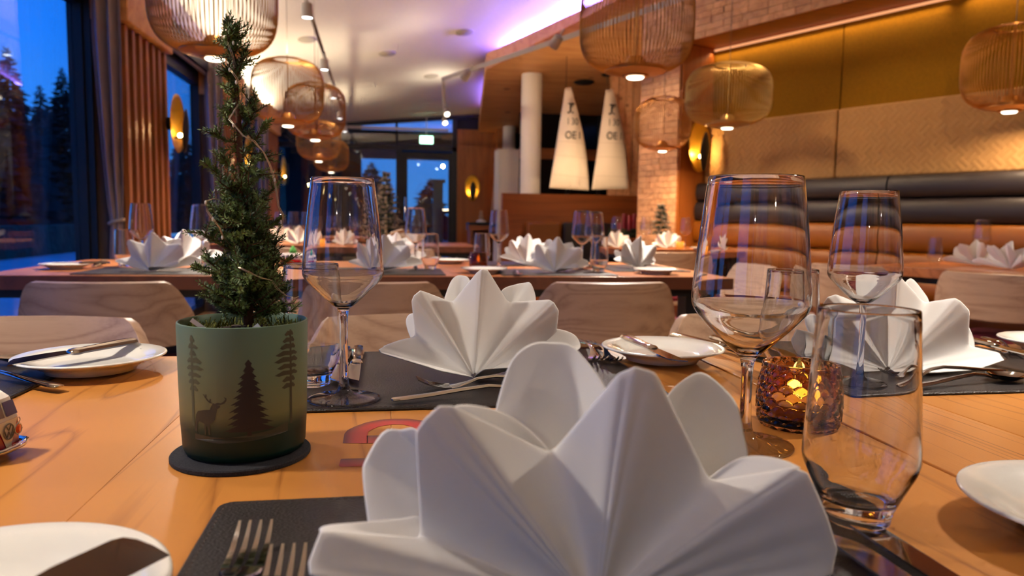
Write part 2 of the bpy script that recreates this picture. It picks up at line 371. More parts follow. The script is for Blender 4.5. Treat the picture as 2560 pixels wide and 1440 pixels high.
# purple LED strip lying on the soffit's edge, washing the ceiling
ledm = emis('purple_led', (.28, .22, 1, 1), 2.0)
tv = ed.normalized(); nv = Vector((-tv.y, tv.x, 0))
if nv.x < 0: nv = -nv
m_ = MB()
for k in range(6):
    p = A0 + tv * (.2 + k * .8) + nv * .40; p.z = zsoff(p.x, p.y) + .205
    q = p + tv * .78; q.z = zsoff(q.x, q.y) + .205
    m_.tube([p, q], .012, 5)
led = m_.build('led_strip', ledm)
tag(led, 'purple light strip on top of the wooden soffit edge', 'light strip')
for k in range(4):
    p = A0 + tv * (.6 + k * 1.2) + nv * .34; p.z = zsoff(p.x, p.y) + .225
    o_ = area('purple_wash', p, 1.15, 60, (.17, .13, 1), (0, 0, 1), 180, 'RECTANGLE', .05)
    o_.rotation_euler = Vector((-nv.x * .8, -nv.y * .8, .5)).to_track_quat('-Z', 'Y').to_euler()
p = A0 + Vector((.42, 2.0, 0)); p.z = zsoff(p.x, p.y) + .225
o_ = area('purple_wash', p, .05, 22, (.17, .13, 1), (0, 0, 1), 180, 'RECTANGLE', 2.6); o_.rotation_euler = Vector((-.5, 0, .8)).to_track_quat('-Z', 'X').to_euler()
# ---- end-grain block cladding: pillar and bulkhead
def slab_dc(d0, d1, c0, c1, z0, z1, name, mat, parent=None):
    pl = [dc(d0, c0), dc(d0, c1), dc(d1, c1), dc(d1, c0)]
    return MB().prism([(p.x, p.y) for p in pl], z0, z1).build(name, mat, parent, fix=True)
pil = struct(slab_dc(DJ, DJ + .44, CF + .012, 6.2, 0, 3.25, 'wall_pillar', orange_wood))
blk = struct(slab_dc(-5.5, DJ, CF + .012, CG + .25, 2.36, 3.6, 'wall_bulkhead', orange_h))
random.seed(5)
def blocks(parent, d0, d1, z0, z1, bh, lens):
    zz = z0; row = 0; shared = {}
    while zz < z1 - .01:
        a = d0; h = min(bh, z1 - zz)
        while a < d1 - .02:
            w = min(random.choice(lens), d1 - a)
            if d1 - a - w < .05: w = d1 - a
            key = (round(w, 3), round(h, 3))
            if key not in shared: shared[key] = MB().box(.002, w - .002, -.001, .012, .0015, h - .0015).mesh('wood_block', block_wood)
            o = link('wood_block', shared[key], parent)
            o.location = dc(a, CF + random.uniform(.004, .010), zz); o.rotation_euler = (0, 0, atan2(DV.y, DV.x))
            o.rotation_euler[2] += 0; a += w
        zz += bh; row += 1
blocks(pil, DJ + .002, DJ + .44, .75, 2.36, .048, [.10, .15, .19])
blocks(pil, DJ + .002, DJ + .44, 2.36, 2.74, .048, [.10, .15, .19])
blocks(blk, 2.2, DJ, 2.36, 2.74, .048, [.12, .17, .22])
# alcove: jamb face, gold felt wall, cushions
gw = struct(slab_dc(-5.5, DJ, CG, CG + .2, 0, 2.5, 'wall_right', gold_felt))
for a, b in ((-5.4, -2.25), (-2.24, .395), (.405, 3.037), (3.047, DJ)):
    slab_dc(a, b, CG - .025, CG, 1.735, 2.33, 'felt_panel', gold_felt, gw)
jm = struct(slab_dc(DJ - .012, DJ, CF + .012, CG + .2, 0, 2.36, 'trim_4', orange_wood))
def quilt_mat():
    m, t, b = newmat('quilted_weave'); L = t.links.new; N = t.nodes.new
    tc = N('ShaderNodeTexCoord'); mp = N('ShaderNodeMapping'); mp.inputs['Rotation'].default_value = (0, radians(45), 0); mp.inputs['Scale'].default_value = (15, 15, 15); L(tc.outputs['Object'], mp.inputs[0])
    ck = N('ShaderNodeTexChecker'); ck.inputs['Scale'].default_value = 1.0; ck.inputs[1].default_value = (1, 1, 1, 1); ck.inputs[2].default_value = (0, 0, 0, 1); L(mp.outputs[0], ck.inputs[0])
    sx = N('ShaderNodeSeparateXYZ'); L(mp.outputs[0], sx.inputs[0])
    def hump(src):
        a = N('ShaderNodeMath'); a.operation = 'FRACT'; L(src, a.inputs[0]); b_ = N('ShaderNodeMath'); b_.operation = 'MULTIPLY'; b_.inputs[1].default_value = 2
        L(a.outputs[0], b_.inputs[0]); c = N('ShaderNodeMath'); c.operation = 'PINGPONG'; c.inputs[1].default_value = .5; L(b_.outputs[0], c.inputs[0])
        d = N('ShaderNodeMath'); d.operation = 'POWER'; d.inputs[1].default_value = .5; L(c.outputs[0], d.inputs[0]); return d.outputs[0]
    mx = N('ShaderNodeMix'); L(ck.outputs[1], mx.inputs[0]); L(hump(sx.outputs['X']), mx.inputs[2]); L(hump(sx.outputs['Z']), mx.inputs[3])
    bp = N('ShaderNodeBump'); bp.inputs['Strength'].default_value = .45; bp.inputs['Distance'].default_value = .012; L(mx.outputs[0], bp.inputs['Height']); L(bp.outputs[0], b.inputs['Normal'])
    b.inputs['Base Color'].default_value = S(176, 134, 80); b.inputs['Roughness'].default_value = .75
    return m
quilt = quilt_mat()
# banquette: one bench with rolls and quilted panels
bq = thing('banquette', 'long upholstered bench along the gold wall with dark and mustard rolls', 'bench', dc(1.0, 4.45))
bq.rotation_euler = (0, 0, atan2(DV.y, DV.x))
# local frame: x along the wall, y = -(into the room) ... wall normal NV is at local -y
inv = bq.rotation_euler.to_matrix().inverted()
def LW(d, c, z):
    p = inv @ (dc(d, c, z) - Vector(bq.location)); return (p.x, p.y, p.z)
def roll(name, mat, d0, d1, c_front, z0, z1, depth=.11):
    n = 10; vs = []; prof = []
    for k in range(n + 1):
        a = -pi / 2 + pi * k / n; prof.append((c_front + depth * (1 - cos(a) ** .55 if cos(a) > 0 else 1) * .55, (z0 + z1) / 2 + (z1 - z0) / 2 * sin(a)))
    prof += [(CG - .02, z1), (CG - .02, z0)]
    mb = MB(); ring = len(prof)
    a_ = [LW(d0, c, z) for c, z in prof]; b_ = [LW(d1, c, z) for c, z in prof]
    mb.add(a_ + b_, [tuple(range(ring)), tuple(range(2 * ring - 1, ring - 1, -1))] + [(i, ring + i, ring + (i + 1) % ring, (i + 1) % ring) for i in range(ring)])
    return mb.build(name, mat, bq, True, 50, fix=True)
for a, b in ((-5.4, -2.75), (-2.745, -1.0), (-.995, .78), (.785, 2.575), (2.585, DJ - .02)):
    roll('back_roll', dark_pad, a, b, 4.70, 1.12, 1.268); roll('back_roll', dark_pad, a, b, 4.69, .962, 1.118)
    roll('lumbar_roll', mustard_pad, a, b, 4.68, .78, .96); roll('lumbar_roll', mustard_pad, a, b, 4.67, .62, .778); roll('lumbar_roll', mustard_pad, a, b, 4.66, .48, .618)
    mb = MB(); q = [LW(a, 4.28, .36), LW(b, 4.28, .36), LW(b, 4.72, .36), LW(a, 4.72, .36)]
    mb.quadbox(*q, (0, 0, .11)); bevel(mb.build('seat_cushion', mustard_pad, bq, fix=True), .03, 3)
for a, b in ((-5.4, -2.28), (-2.27, .36), (.37, 3.005), (3.015, DJ - .02)):
    mb = MB(); mb.quadbox(LW(a, 4.80, 1.27), LW(b, 4.80, 1.27), LW(b, 4.80, 1.742), LW(a, 4.80, 1.742), Vector(LW(0, 4.88, 0)) - Vector(LW(0, 4.80, 0)))
    bevel(mb.build('quilted_panel', quilt, bq, fix=True), .012, 3)
mb = MB(); mb.quadbox(LW(-5.4, 4.34, .02), LW(DJ - .02, 4.34, .02), LW(DJ - .02, 4.34, .36), LW(-5.4, 4.34, .36), Vector(LW(0, 4.7, 0)) - Vector(LW(0, 4.34, 0)))
mb.build('plinth', orange_h, bq, fix=True)
# warm light line in the slot above the gold wall
ln = slab_dc(-5.4, DJ - .03, CG - .05, CG - .035, 2.335, 2.35, 'light_line', emis('warm_led', (1, .40, .17, 1), 1.0))
tag(ln, 'thin warm light line in the slot above the gold wall', 'light strip')
for k in range(4):
    o_ = area('slot_wash', dc(3.3 - 2 * k, CG - .06, 2.32), 1.9, 3.2, (1, .62, .30), (0, 0, -1), 150, 'RECTANGLE', .03); o_.rotation_euler = (0, 0, atan2(DV.y, DV.x))
# ---- bar side: partition, columns, windows behind the sails
o_ = area('added_bar_fill', (1.85, 7.52, 1.16), 1.2, 13, AMB, (0, .25, 1), 170, 'RECTANGLE', .05)  # added fill light, no fitting: lifts the soffit underside and the sails
pt = thing('partition', 'tall wooden partition with bench cushions below the white sails', 'partition', (1.1, 7.3, 0))
MB().box(0, 1.40, 0, .08, 0, 1.21).build('panel', orange_h, pt)
MB().box(.2, 1.35, -.45, 0, .02, .42).build('bench_base', orange_h, pt)
for x0, x1, mt, nm in ((.23, .58, mustard_pad, 'back_cushion'), (.60, 1.32, dark_pad, 'back_cushion')):
    bevel(MB().box(x0, x1, -.12, -.005, .52, .93).build(nm, mt, pt), .03, 3)
    bevel(MB().box(x0, x1, -.46, -.13, .42, .52).build('seat_cushion', mt, pt), .03, 3)
for px, py, Y, r, lab in ((1330, 187, None, .125, 'thick white round column behind the wooden partition'), (1274, 295, 12.1, .105, 'thinner white round column behind the white cabinet')):
    p = on_soff(px, py) if Y is None else ony(px, py, Y)
    zt = zsoff(p.x, p.y) + .005
    tag(MB().lathe([(0, 0), (r * 1.08, 0), (r * 1.08, .04), (r, .05), (r, zt), (0, zt)], 40).build('column', white_paint, None, True, 40, loc=(p.x, p.y, 0)), lab, 'column')
p0 = ony(1246, 372, 10.6); p1 = ony(1298, 372, 10.6)
cb = thing('cabinet', 'plain white tall cabinet left of the thick white column', 'cabinet', (p0.x, 10.6, 0))
MB().box(0, p1.x - p0.x, 0, .4, 0, p0.z).build('body', white_paint, cb); MB().box(.004, p1.x - p0.x - .004, -.02, 0, .08, p0.z - .01).build('door', white_paint, cb)
# windows behind the sails
bw = struct(MB().box(1.9, 3.3, 11.0, 11.06, 0, 1.25).box(1.9, 3.3, 10.98, 11.06, 1.86, 2.02).build('window_7', orange_h))
MB().box(1.9, 3.3, 11.02, 11.03, 1.25, 2.6).build('pane', MATS['night_glass'], bw)
for x in (2.15, 2.62, 3.1): MB().box(x, x + .06, 10.98, 11.05, 1.25, 2.6).build('mullion', black_metal, bw)
# upright boards between the sails and the pillar
sw = struct(MB().box(2.58, 3.3, 8.62, 8.68, 0, 2.75).build('wall_bar', larch))
bmesh_ = MB().box(0, .075, -.022, .0, 0, 2.68).mesh('wall_board', block_wood)
for k in range(8): link('wall_board', bmesh_, sw, (2.585 + k * .088, 8.62, .02))
# console under the far sconce
cs = thing('console', 'small wooden wall console with open shelf under the far lamp', 'console', (1.20, 11.4, 0))
MB().box(0, .75, 0, .42, .86, .90).build('top', black_metal, cs); MB().box(.0, .75, .02, .42, .78, .86).build('drawer', orange_h, cs)
MB().box(.02, .06, .02, .40, 0, .78).build('side_panel', orange_h, cs); MB().box(.69, .73, .02, .40, 0, .78).build('side_panel', orange_h, cs)
MB().box(.06, .69, .04, .40, .38, .41).build('shelf', orange_h, cs); MB().box(.06, .69, .38, .40, .02, .78).build('back_panel', orange_h, cs)
# ---- slatted columns with header boards, and curtains
slat_me = MB().box(-.016, .016, -.026, .026, 0, 2.08).mesh('slat', slat_wood)
CY = [(2.15, 3.05), (4.90, 5.80), (7.62, 8.52), (10.30, 11.20)]
CL = ['slatted wooden column out beside the near window', 'nearest slatted wooden column, beside the tied-back curtain', 'second slatted wooden column behind the little tree', 'farthest slatted wooden column near the glass end wall']
for (a, b), lab in list(zip(CY, CL))[1:]:
    c_ = thing('slat_column', lab, 'column', (-1.60, a, 0), 0, 'slatted columns between the windows')
    MB().box(-.23, -.018, 0, b - a, 0, 2.10).build('core', MATS.get('slat_core') or pm('slat_core', S(72, 56, 48), .8), c_)
    for k in range(7): link('slat', slat_me, c_, (0, .05 + k * (b - a - .1) / 6, .01))
    bevel(MB().box(-.24, .05, -.02, b - a + .02, 2.10, 2.42).build('header_board', larch, c_), .004, 1)
o_ = area('added_ceiling_wash', (-1.74, 8.0, 2.50), .05, 70, (1, .86, .68), (.75, 0, .65), 170, 'RECTANGLE', 9.0); o_.rotation_euler = Vector((.75, 0, .65)).to_track_quat('-Z', 'X').to_euler()  # added light without a fitting, evens out the far ceiling
curt = pm('curtain', S(150, 132, 134), .9, noise=(14, .06))
def curtain(yc, lab, tie=.90):
    c_ = thing('curtain', lab, 'curtain', (-1.652, yc, 0), 0, 'curtains between the windows')
    def ext(z):                       # left and right limits of the gathered cloth at a height
        if z > tie: g = min(1, (z - tie) / 1.1); return -.015 - .075 * g ** .7, .050 + .030 * g ** .6
        g = min(1, (tie - z) / .5); return -.015 - .03 * g, .050 + .02 * g
    def fn(u, v):
        z = .03 + v * 2.36; a, b = ext(z); f = min(1, abs(z - tie) / .5 + .35); return (a + (b - a) * u, .028 * f * sin(u * 2 * pi * 2.5 + .8 * v), z)
    solidify(MB().grid(fn, 72, 40).build('cloth', curt, c_, True), .004, 0)
    MB().tube([(.018 + .040 * cos(a), .034 * sin(a), tie + .012 * cos(a)) for a in [2 * pi * k / 20 for k in range(20)]], .011, 6, closed=True).build('tie_band', pm('tie_cloth', S(150, 136, 124), .8) if 'tie_cloth' not in MATS else MATS['tie_cloth'], c_, True)
curtain(4.83, 'mauve curtain tied back beside the nearest window')
curtain(7.55, 'mauve curtain beside the second window, behind the little tree')
curtain(10.22, 'narrow mauve curtain by the farthest window')
# white wall piece above the far column
# ---- outdoors
struct(MB().box(-40, XW - .06, -10, 40, -.25, -.16).build('ground_outside', pm('terrace', S(186, 192, 204), .6, noise=(.6, .2), bump=(3, .3, .02))))
struct(MB().box(-1.95, 12, 12.85, 60, -.3, -.18).build('ground_far', pm('yard', S(70, 84, 96), .6, noise=(.4, .3))))
tag(MB().box(-9.5, -8.9, 4, 26, -.2, .62).build('hedge', pm('hedge_green', S(40, 58, 42), .9, noise=(3, .4), bump=(6, 1, .1))), 'low clipped hedge beyond the terrace outside', 'hedge')
needle_dark = pm('dark_needles', S(16, 30, 30), .9, noise=(2, .4))
bark_dark = pm('dark_bark', S(30, 24, 22), .9)
random.seed(11)
def outdoor_tree(x, y, h, r, lab):
    t = thing('conifer', lab, 'tree', (x, y, -.2), random.uniform(0, 6), 'conifers outside the window')
    MB().tube([(0, 0, 0), (0, 0, h * .97)], [.16, .02], 7).build('trunk', bark_dark, t)
    mb = MB()
    nl = int(h * 7)
    for k in range(nl):
        f = k / nl; z = .5 + f * (h - .6); rr = r * (1 - f) ** .8 + .06
        for q in range(13):
            a = q * 2.4 + k * .7 + random.uniform(-.3, .3); l = rr * random.uniform(.7, 1.15); dz = -.22 * l + random.uniform(-.1, .15)
            dx, dy = cos(a), sin(a); wv = l * .20
            p0 = Vector((0, 0, z)); pe = Vector((dx * l, dy * l, z + dz)); md = Vector((dx * l * .6, dy * l * .6, z + dz * .45)); sd = Vector((-dy, dx, 0)) * wv
            mb.add([p0, md + sd - Vector((0, 0, .12 * l)), pe, md - sd - Vector((0, 0, .12 * l)), md + Vector((0, 0, .05 * l))], [(0, 1, 4), (1, 2, 4), (2, 3, 4), (3, 0, 4)])
    mb.build('foliage', needle_dark, t)
for i, (px, Xp, h, r, lab) in enumerate(((35, -14, 7.4, 1.9, 'dark conifer at the left edge of the view outside'), (112, -16, 7.2, 1.7, 'slim dark conifer in the middle of the window view'), (168, -15, 8.0, 2.0, 'tall dark conifer beside the black window post'),
                                    (75, -22, 6.8, 2.3, 'broad dark conifer standing behind the others outside'), (462, -13, 7, 2.0, 'dark conifer seen through the second window'))):
    p = onx(px, 540, Xp); outdoor_tree(p.x, p.y, h, r, lab)
for px, Y, h, r, lab in ((930, 40, 4.2, 2.0, 'dark conifer far beyond the glass end wall'), (1075, 36, 3.2, 1.6, 'smaller dark conifer seen through the glass door')):
    p = ony(px, 560, Y); outdoor_tree(p.x, p.y, h, r, lab)
tag(MB().box(-2.7, -.55, 14.6, 15.0, -.2, 4.5).build('backdrop_wall', pm('dark_render', S(30, 32, 36), .8)), 'dark wall added outside for reflections, left of the glass door', 'building')  # added dark wall so the end panes show the room's reflection
tag(MB().box(-2.7, 5, 12.95, 16.5, 2.22, 2.42).build('backdrop', pm('backdrop_grey', S(44, 44, 46), .8)), 'dark flat canopy added outside the glass end wall for reflections', 'backdrop')  # added dark slab so the upper panes show the ceiling's reflection
tag(MB().box(.80, .98, 14.0, 14.2, -.2, 1.62).box(.76, 1.02, 13.96, 14.24, 1.62, 1.68).build('gate_post', white_paint), 'white square post outside the glass door', 'post')
# ================================================================== LAMPS
def pendant_proto(R, H, mat, rb=.085, rt=.055, n=88):
    """wire-cage pendant, origin at the bottom of the cage"""
    t = thing('pendant_lamp', 'x', 'lamp', (0, 0, 0), 0, 'wire cage pendant lamps')
    def prof(k, m=20):
        out = []
        a0 = math.acos(min(1, (rb / R))); a1 = math.acos(min(1, (rt / R)))
        for i in range(m + 1):
            a = -a0 + (a0 + a1) * i / m
            c, s_ = cos(a), sin(a); e = .62
            out.append((R * abs(c) ** e if abs(c) > 0 else 0, H / 2 + H / 2 * (abs(s_) ** e) * (1 if s_ > 0 else -1)))
        return out
    pr = prof(0); mb = MB()
    for k in range(n):
        a = 2 * pi * k / n; mb.tube([(r * cos(a), r * sin(a), z) for r, z in pr], .0021, 4, False)
    mb.build('cage', mat, t, True)
    r0, z0 = pr[0]; r1, z1 = pr[-1]
    MB().lathe([(r0 - .002, z0 + .012), (r0 + .006, z0 + .012), (r0 + .006, z0 - .004), (.062, z0 - .020), (.058, z0 - .020), (r0 - .004, z0 - .002), (r0 - .002, z0 + .012)], 40).build('bottom_ring', mat, t, True, 40)
    MB().lathe([(r1 - .004, z1 - .006), (r1 + .005, z1 - .006), (r1 + .005, z1 + .006), (r1 - .004, z1 + .006), (r1 - .004, z1 - .006)], 32).build('top_ring', mat, t, True, 40)
    MB().lathe([(0, z0 + .06), (.03, z0 + .06), (.055, z0 + .02), (.055, z0 - .026), (0, z0 - .026)], 28).build('lamp_housing', mat, t, True, 40)
    MB().lathe([(0, z0 - .034), (.032, z0 - .033), (.038, z0 - .027), (0, z0 - .0265)], 28).build('lens', lamp_disc, t, True)
    MB().tube([(0, 0, z0 + .06), (0, 0, z1 + .01)], .004, 6).build('rod', mat, t)
    MB().tube([(0, 0, H), (0, 0, H + 1.2)], .0022, 5).build('cable', MATS.get('cable') or pm('cable', S(150, 130, 110), .6), t)
    t['H'] = H
    return t
pA = pendant_proto(.243, .43, copper); pB = pendant_proto(.275, .385, gold_wire, .09, .06, 100)
PEND = [(pA, 537, 143, 2.95, 'large copper wire pendant at the top left behind the tree tip', 18, 16),
        (pA, 720, 312, 5.1, 'golden wire pendant to the right of the tree, second of its row', 12, 14),
        (pA, 788, 300, 6.0, 'wire pendant half hidden behind the golden one right of the tree', 4, 0),
        (pA, 797, 395, 8.3, 'small distant wire pendant, third down the window row', 8, 22),
        (pA, 828, 430, 10.3, 'smallest wire pendant, farthest down the window row', 8, 18),
        (pA, 1588, 193, 3.2, 'large copper wire pendant cut by the top edge above the sails', 20, 20),
        (pA, 1656, 373, 5.55, 'small copper wire pendant hanging in front of the wood block pillar', 10, 0),
        (pB, 1818, 315, 4.85, 'wide flattened brass wire pendant in front of the gold wall', 12, 0),
        (pA, 2524, 270, 4.0, 'copper wire pendant at the right edge in front of the gold wall', 6, 0)]
used = set()
def hang(proto, loc, lab, dn, up):
    if proto.name not in used:
        used.add(proto.name); o = proto; o.location = loc; o['label'] = lab
    else: o = copy_tree(proto, loc, 0, lab)
    if dn: area('pendant_down', (loc[0], loc[1], loc[2] - .045), .09, dn, AMB if loc[1] > 3.3 else WARM, (0, 0, -1), 165)
    if up: spot('pendant_up', (loc[0], loc[1], loc[2] + .47), up, (1, .84, .62), (.12, .1, 1), 125, .7, .05)
    return o
for pr_, px, py, D, lab, dn, up in PEND:
    p = atd(px, py, D); small = px == 1656; o_ = hang(pr_, (p.x, p.y, p.z if small else 1.585), lab, dn, up)
    if small: o_.scale = (.85, .85, .88)
# two more of the row hang over the near table, outside the picture
hang(pA, (-.74, .62, 1.585), 'wire pendant over the left end of the near table', 8, 22)
hang(pA, (1.08, .75, 1.585), 'wire pendant over the right end of the near table', 9, 22)
hang(pA, (-.74, -1.7, 1.585), 'added wire pendant behind the photographer, window side', 16, 40)  # unseen lamp added to light the napkin fronts from behind the camera
hang(pA, (1.08, -1.6, 1.585), 'added wire pendant behind the photographer, bench side', 6, 34)  # added likewise, unseen, to fill from the bench side
# ---- wall lamps: gold dish with a black leaf
def sconce_proto():
    t = thing('wall_lamp', 'x', 'lamp', (0, 0, 0), 0, 'gold dish wall lamps')
    # local: wall is the plane x=0, lamp looks along +x
    def dish(u, v):
        a = 2 * pi * u; r = v; return (.055 + .035 * r * r - .02, .125 * r * cos(a), .21 * r * sin(a) + .0)
    solidify(MB().grid(dish, 40, 8, True).build('dish', lamp_gold, t, True), .004, 0)
    MB().lathe([(0, 0), (.045, 0), (.045, .036), (0, .036)], 20).build('wall_mount', black_metal, t, True, 40).rotation_euler = (0, pi / 2, 0)
    def leaf(u, v):
        a = 2 * pi * u; r = v; z = .155 * r * sin(a); return (.135 - .02 * r * r + .10 * (z + .155) * .5, .055 * r * cos(a) * (1 - .25 * abs(z) / .155), z - .05)
    solidify(MB().grid(leaf, 32, 6, True).build('leaf', pm('leaf_black', S(26, 24, 20), .5), t, True), .004, 0)
    MB().tube([(.04, 0, -.10), (.125, 0, -.10)], .008, 8).build('arm', black_metal, t)
    MB().lathe([(0, -.018), (.012, -.014), (.018, 0), (.012, .014), (0, .018)], 16, (.085, 0, -.085)).build('bulb', emis('bulb', (1, .70, .28, 1), 26), t, True)
    return t
sp_ = sconce_proto(); first = [True]
def sconce(loc, rz, lab, pw):
    if first[0]: first[0] = False; o = sp_; o.location = loc; o.rotation_euler = (0, 0, rz); o['label'] = lab
    else: o = copy_tree(sp_, loc, rz, lab)
    d = Vector((cos(rz), sin(rz), 0)); point('wall_lamp_light', Vector(loc) + d * .088 + Vector((0, 0, -.06)), pw, (1, .62, .24), .02)
for (a, b), lab in zip(CY[1:], ['gold wall lamp on the nearest slatted column', 'gold wall lamp glimpsed through the little tree', 'gold wall lamp on the farthest slatted column']):
    sconce((-1.575, b - .06, 1.60), -.14, lab, 3.0)
p = dc(DJ - .012, 4.70, 1.62); ja = atan2(-DV.y, -DV.x)
pj = ony(1748, 366, 1.0); d_ = ray(1733, 366); k_ = (DJ - .012) / (d_.dot(DV)); pj = CAM + d_ * k_
sconce((pj.x, pj.y, pj.z), ja, 'large gold wall lamp beside the wood block pillar', 5.0)
p = ony(1180, 470, YF - .10); sconce((p.x, YF - .10, p.z), -pi / 2, 'gold wall lamp on the wooden panel right of the glass door', 3.0)
# ---- ceiling tracks with spots
tk_white = pm('track_white', S(186, 178, 166), .5)
trk = thing('lighting_track', 'white ceiling track with spots running down the window side', 'light track', (-.6, 8.6, 2.40))
MB().tube([(.08, -5.5, 0), (-.08, 3.8, 0)], .018, 4).build('rail', MATS.get('rail_grey') or pm('rail_grey', S(120, 112, 102), .5), trk)
MB().box(-.07, 1.55, 3.78, 3.82, -.02, .02).build('cross_rail', tk_white, trk)
def spot_head(parent, loc, tilt, mat=tk_white, lens=spot_disc):
    h = MB().lathe([(0, .10), (.020, .10), (.036, .09), (.040, .0), (.034, .0), (.034, .01), (0, .012)], 20).build('spot_head', mat, parent, True, 40, loc=loc)
    h.rotation_euler = tilt
    MB().lathe([(0, .004), (.033, .004), (.033, .009), (0, .009)], 20).build('lens', lens, h)
    MB().tube([(0, 0, .09), (0, 0, .16)], .008, 6).build('stem', mat, h)
    return h
tr_o = Vector(trk.location)
for i, (px, py) in enumerate(((768, 45), (811, 175), (833, 246), (850, 297), (862, 330))):
    q = onz(px, py, 2.24)
    if q.y > 12.2: q.y = 12.2
    spot_head(trk, (q.x - tr_o.x, q.y - tr_o.y, 2.24 - tr_o.z), (0, 0, 0))
    spot('track_spot', (q.x, q.y, 2.235), 28, (1, .90, .76), (.1, -.1, -1), 75, .6, .035)
for yy in (1.0, 3.0):      # the same track goes on above and behind the camera
    spot('track_spot', (-.5, yy, 2.235), 14, (1, .89, .76), (.1, .05, -1), 80, .6, .035)
q0, q1, q2 = onz(1108, 197, 2.35), onz(1440, 85, 2.35), onz(1118, 300, 2.35)
trk2 = thing('lighting_track', 'pale ceiling track running along the wooden soffit edge', 'light track', q0)
far_ = q0 + (q1 - q0) * 2.1
L2 = lambda p: Vector(p) - q0
MB().tube([L2(q0), L2(far_)], .026, 4).build('rail', tk_white, trk2); MB().tube([L2(q0), L2(q2 + Vector((0, .4, 0)))], .018, 4).build('rail', tk_white, trk2)
for px, py, tl in ((1158, 198, (.5, .6, 0)), (1382, 118, (.6, .5, 0))):
    q = onz(px, py, 2.25); spot_head(trk2, L2((q.x, q.y, 2.25)), tl)
for px, py in ((1118, 286), (1113, 308)):
    q = onz(px, py, 2.25); q.y = min(q.y, 11.9); spot_head(trk2, L2((q.x, q.y, 2.25)), (-.9, -.2, 0), tk_white, lamp_disc)
for f in (.15, .9, 1.6):
    q = q0 + (q1 - q0) * f; spot('track_spot', (q.x, q.y, 2.24), 30, AMB, (.75, -.1, -.75), 85, .7, .035)
spot('track_spot', (1.35, 1.2, 2.3), 26, (1, .85, .66), (.2, -.1, -1), 95, .7, .035)
spot('track_spot', (1.35, 6.0, 2.3), 46, (1, .80, .56), (.22, .9, -.28), 70, .7, .04)
spot('track_spot', (2.2, 2.2, 2.3), 34, AMB, (.75, .35, -.3), 100, .8, .035)
for f in (-.15, .45, 1.1): q = q0 + (q1 - q0) * f; spot('added_uplight', (q.x - .1, q.y, 2.42), 5, (1, .89, .73), (-.45, -.1, 1), 150, .9, .05)  # added upward lights without heads, to brighten the middle ceiling
spot('added_uplight', (.72, 10.0, 2.42), 9, (1, .89, .73), (-.5, 0, 1), 150, .9, .05)  # one more added light for the far ceiling
# round fittings flush in the ceiling
fit = pm('ceiling_fitting', S(178, 166, 146), .6); dark_fit = pm('speaker_black', S(24, 20, 18), .7)
def on_ceil(px, py):
    d = ray(px, py); t = (2.57 + .08 * 12.7 - CAM.z) / (d.z - .097 * d.x + .08 * d.y); return CAM + d * t
for px, py, lab in ((1162, 80, 'round ceiling fitting nearest the purple glow'), (768, 98, 'round ceiling fitting beside the long track'), (1078, 190, 'round ceiling fitting in the middle of the white ceiling'), (968, 133, 'small round ceiling fitting between the tracks')):
    q = on_ceil(px, py); o = MB().lathe([(0, -.012), (.085, -.012), (.10, -.004), (.10, .004), (0, .004)], 28).build('ceiling_fitting', fit, None, True, 40, loc=(q.x, q.y, q.z - .004))
    o.rotation_euler = (radians(-4.6), radians(-5.5), 0); tag(o, lab, 'ceiling fitting', 'round ceiling fittings')
for px, py, lab in ((1460, 205, 'black round speaker in the wooden soffit above the sails'), (1520, 186, 'small black round fitting in the soffit under the big copper lamp')):
    q = on_soff(px, py); r = .12 if px == 1460 else .075
    o = MB().lathe([(0, -.010), (r, -.008), (r * 1.08, 0), (r * 1.08, .004), (0, .004)], 28).build('ceiling_speaker', dark_fit, None, True, 40, loc=(q.x, q.y, q.z - .002))
    o.rotation_euler = (radians(-4.3), 0, 0); tag(o, lab, 'speaker')
p = ony(1066, 350, 12.56)
ex = thing('exit_sign', 'glowing green and white emergency sign above the glass door', 'sign', (p.x, 12.56, p.z))
MB().box(-.12, .12, -.02, .02, -.07, .07).build('housing', white_paint, ex); MB().box(-.105, .105, -.024, -.020, -.058, .058).build('lit_face', emis('exit_green', (.35, 1, .62, 1), 7), ex)
MB().box(.0, .07, -.027, -.024, -.04, .04).build('lit_symbol', emis('exit_white', (.9, 1, .95, 1), 12), ex); MB().tube([(0, 0, .07), (0, 0, .38)], .006, 6).build('stem', white_paint, ex)
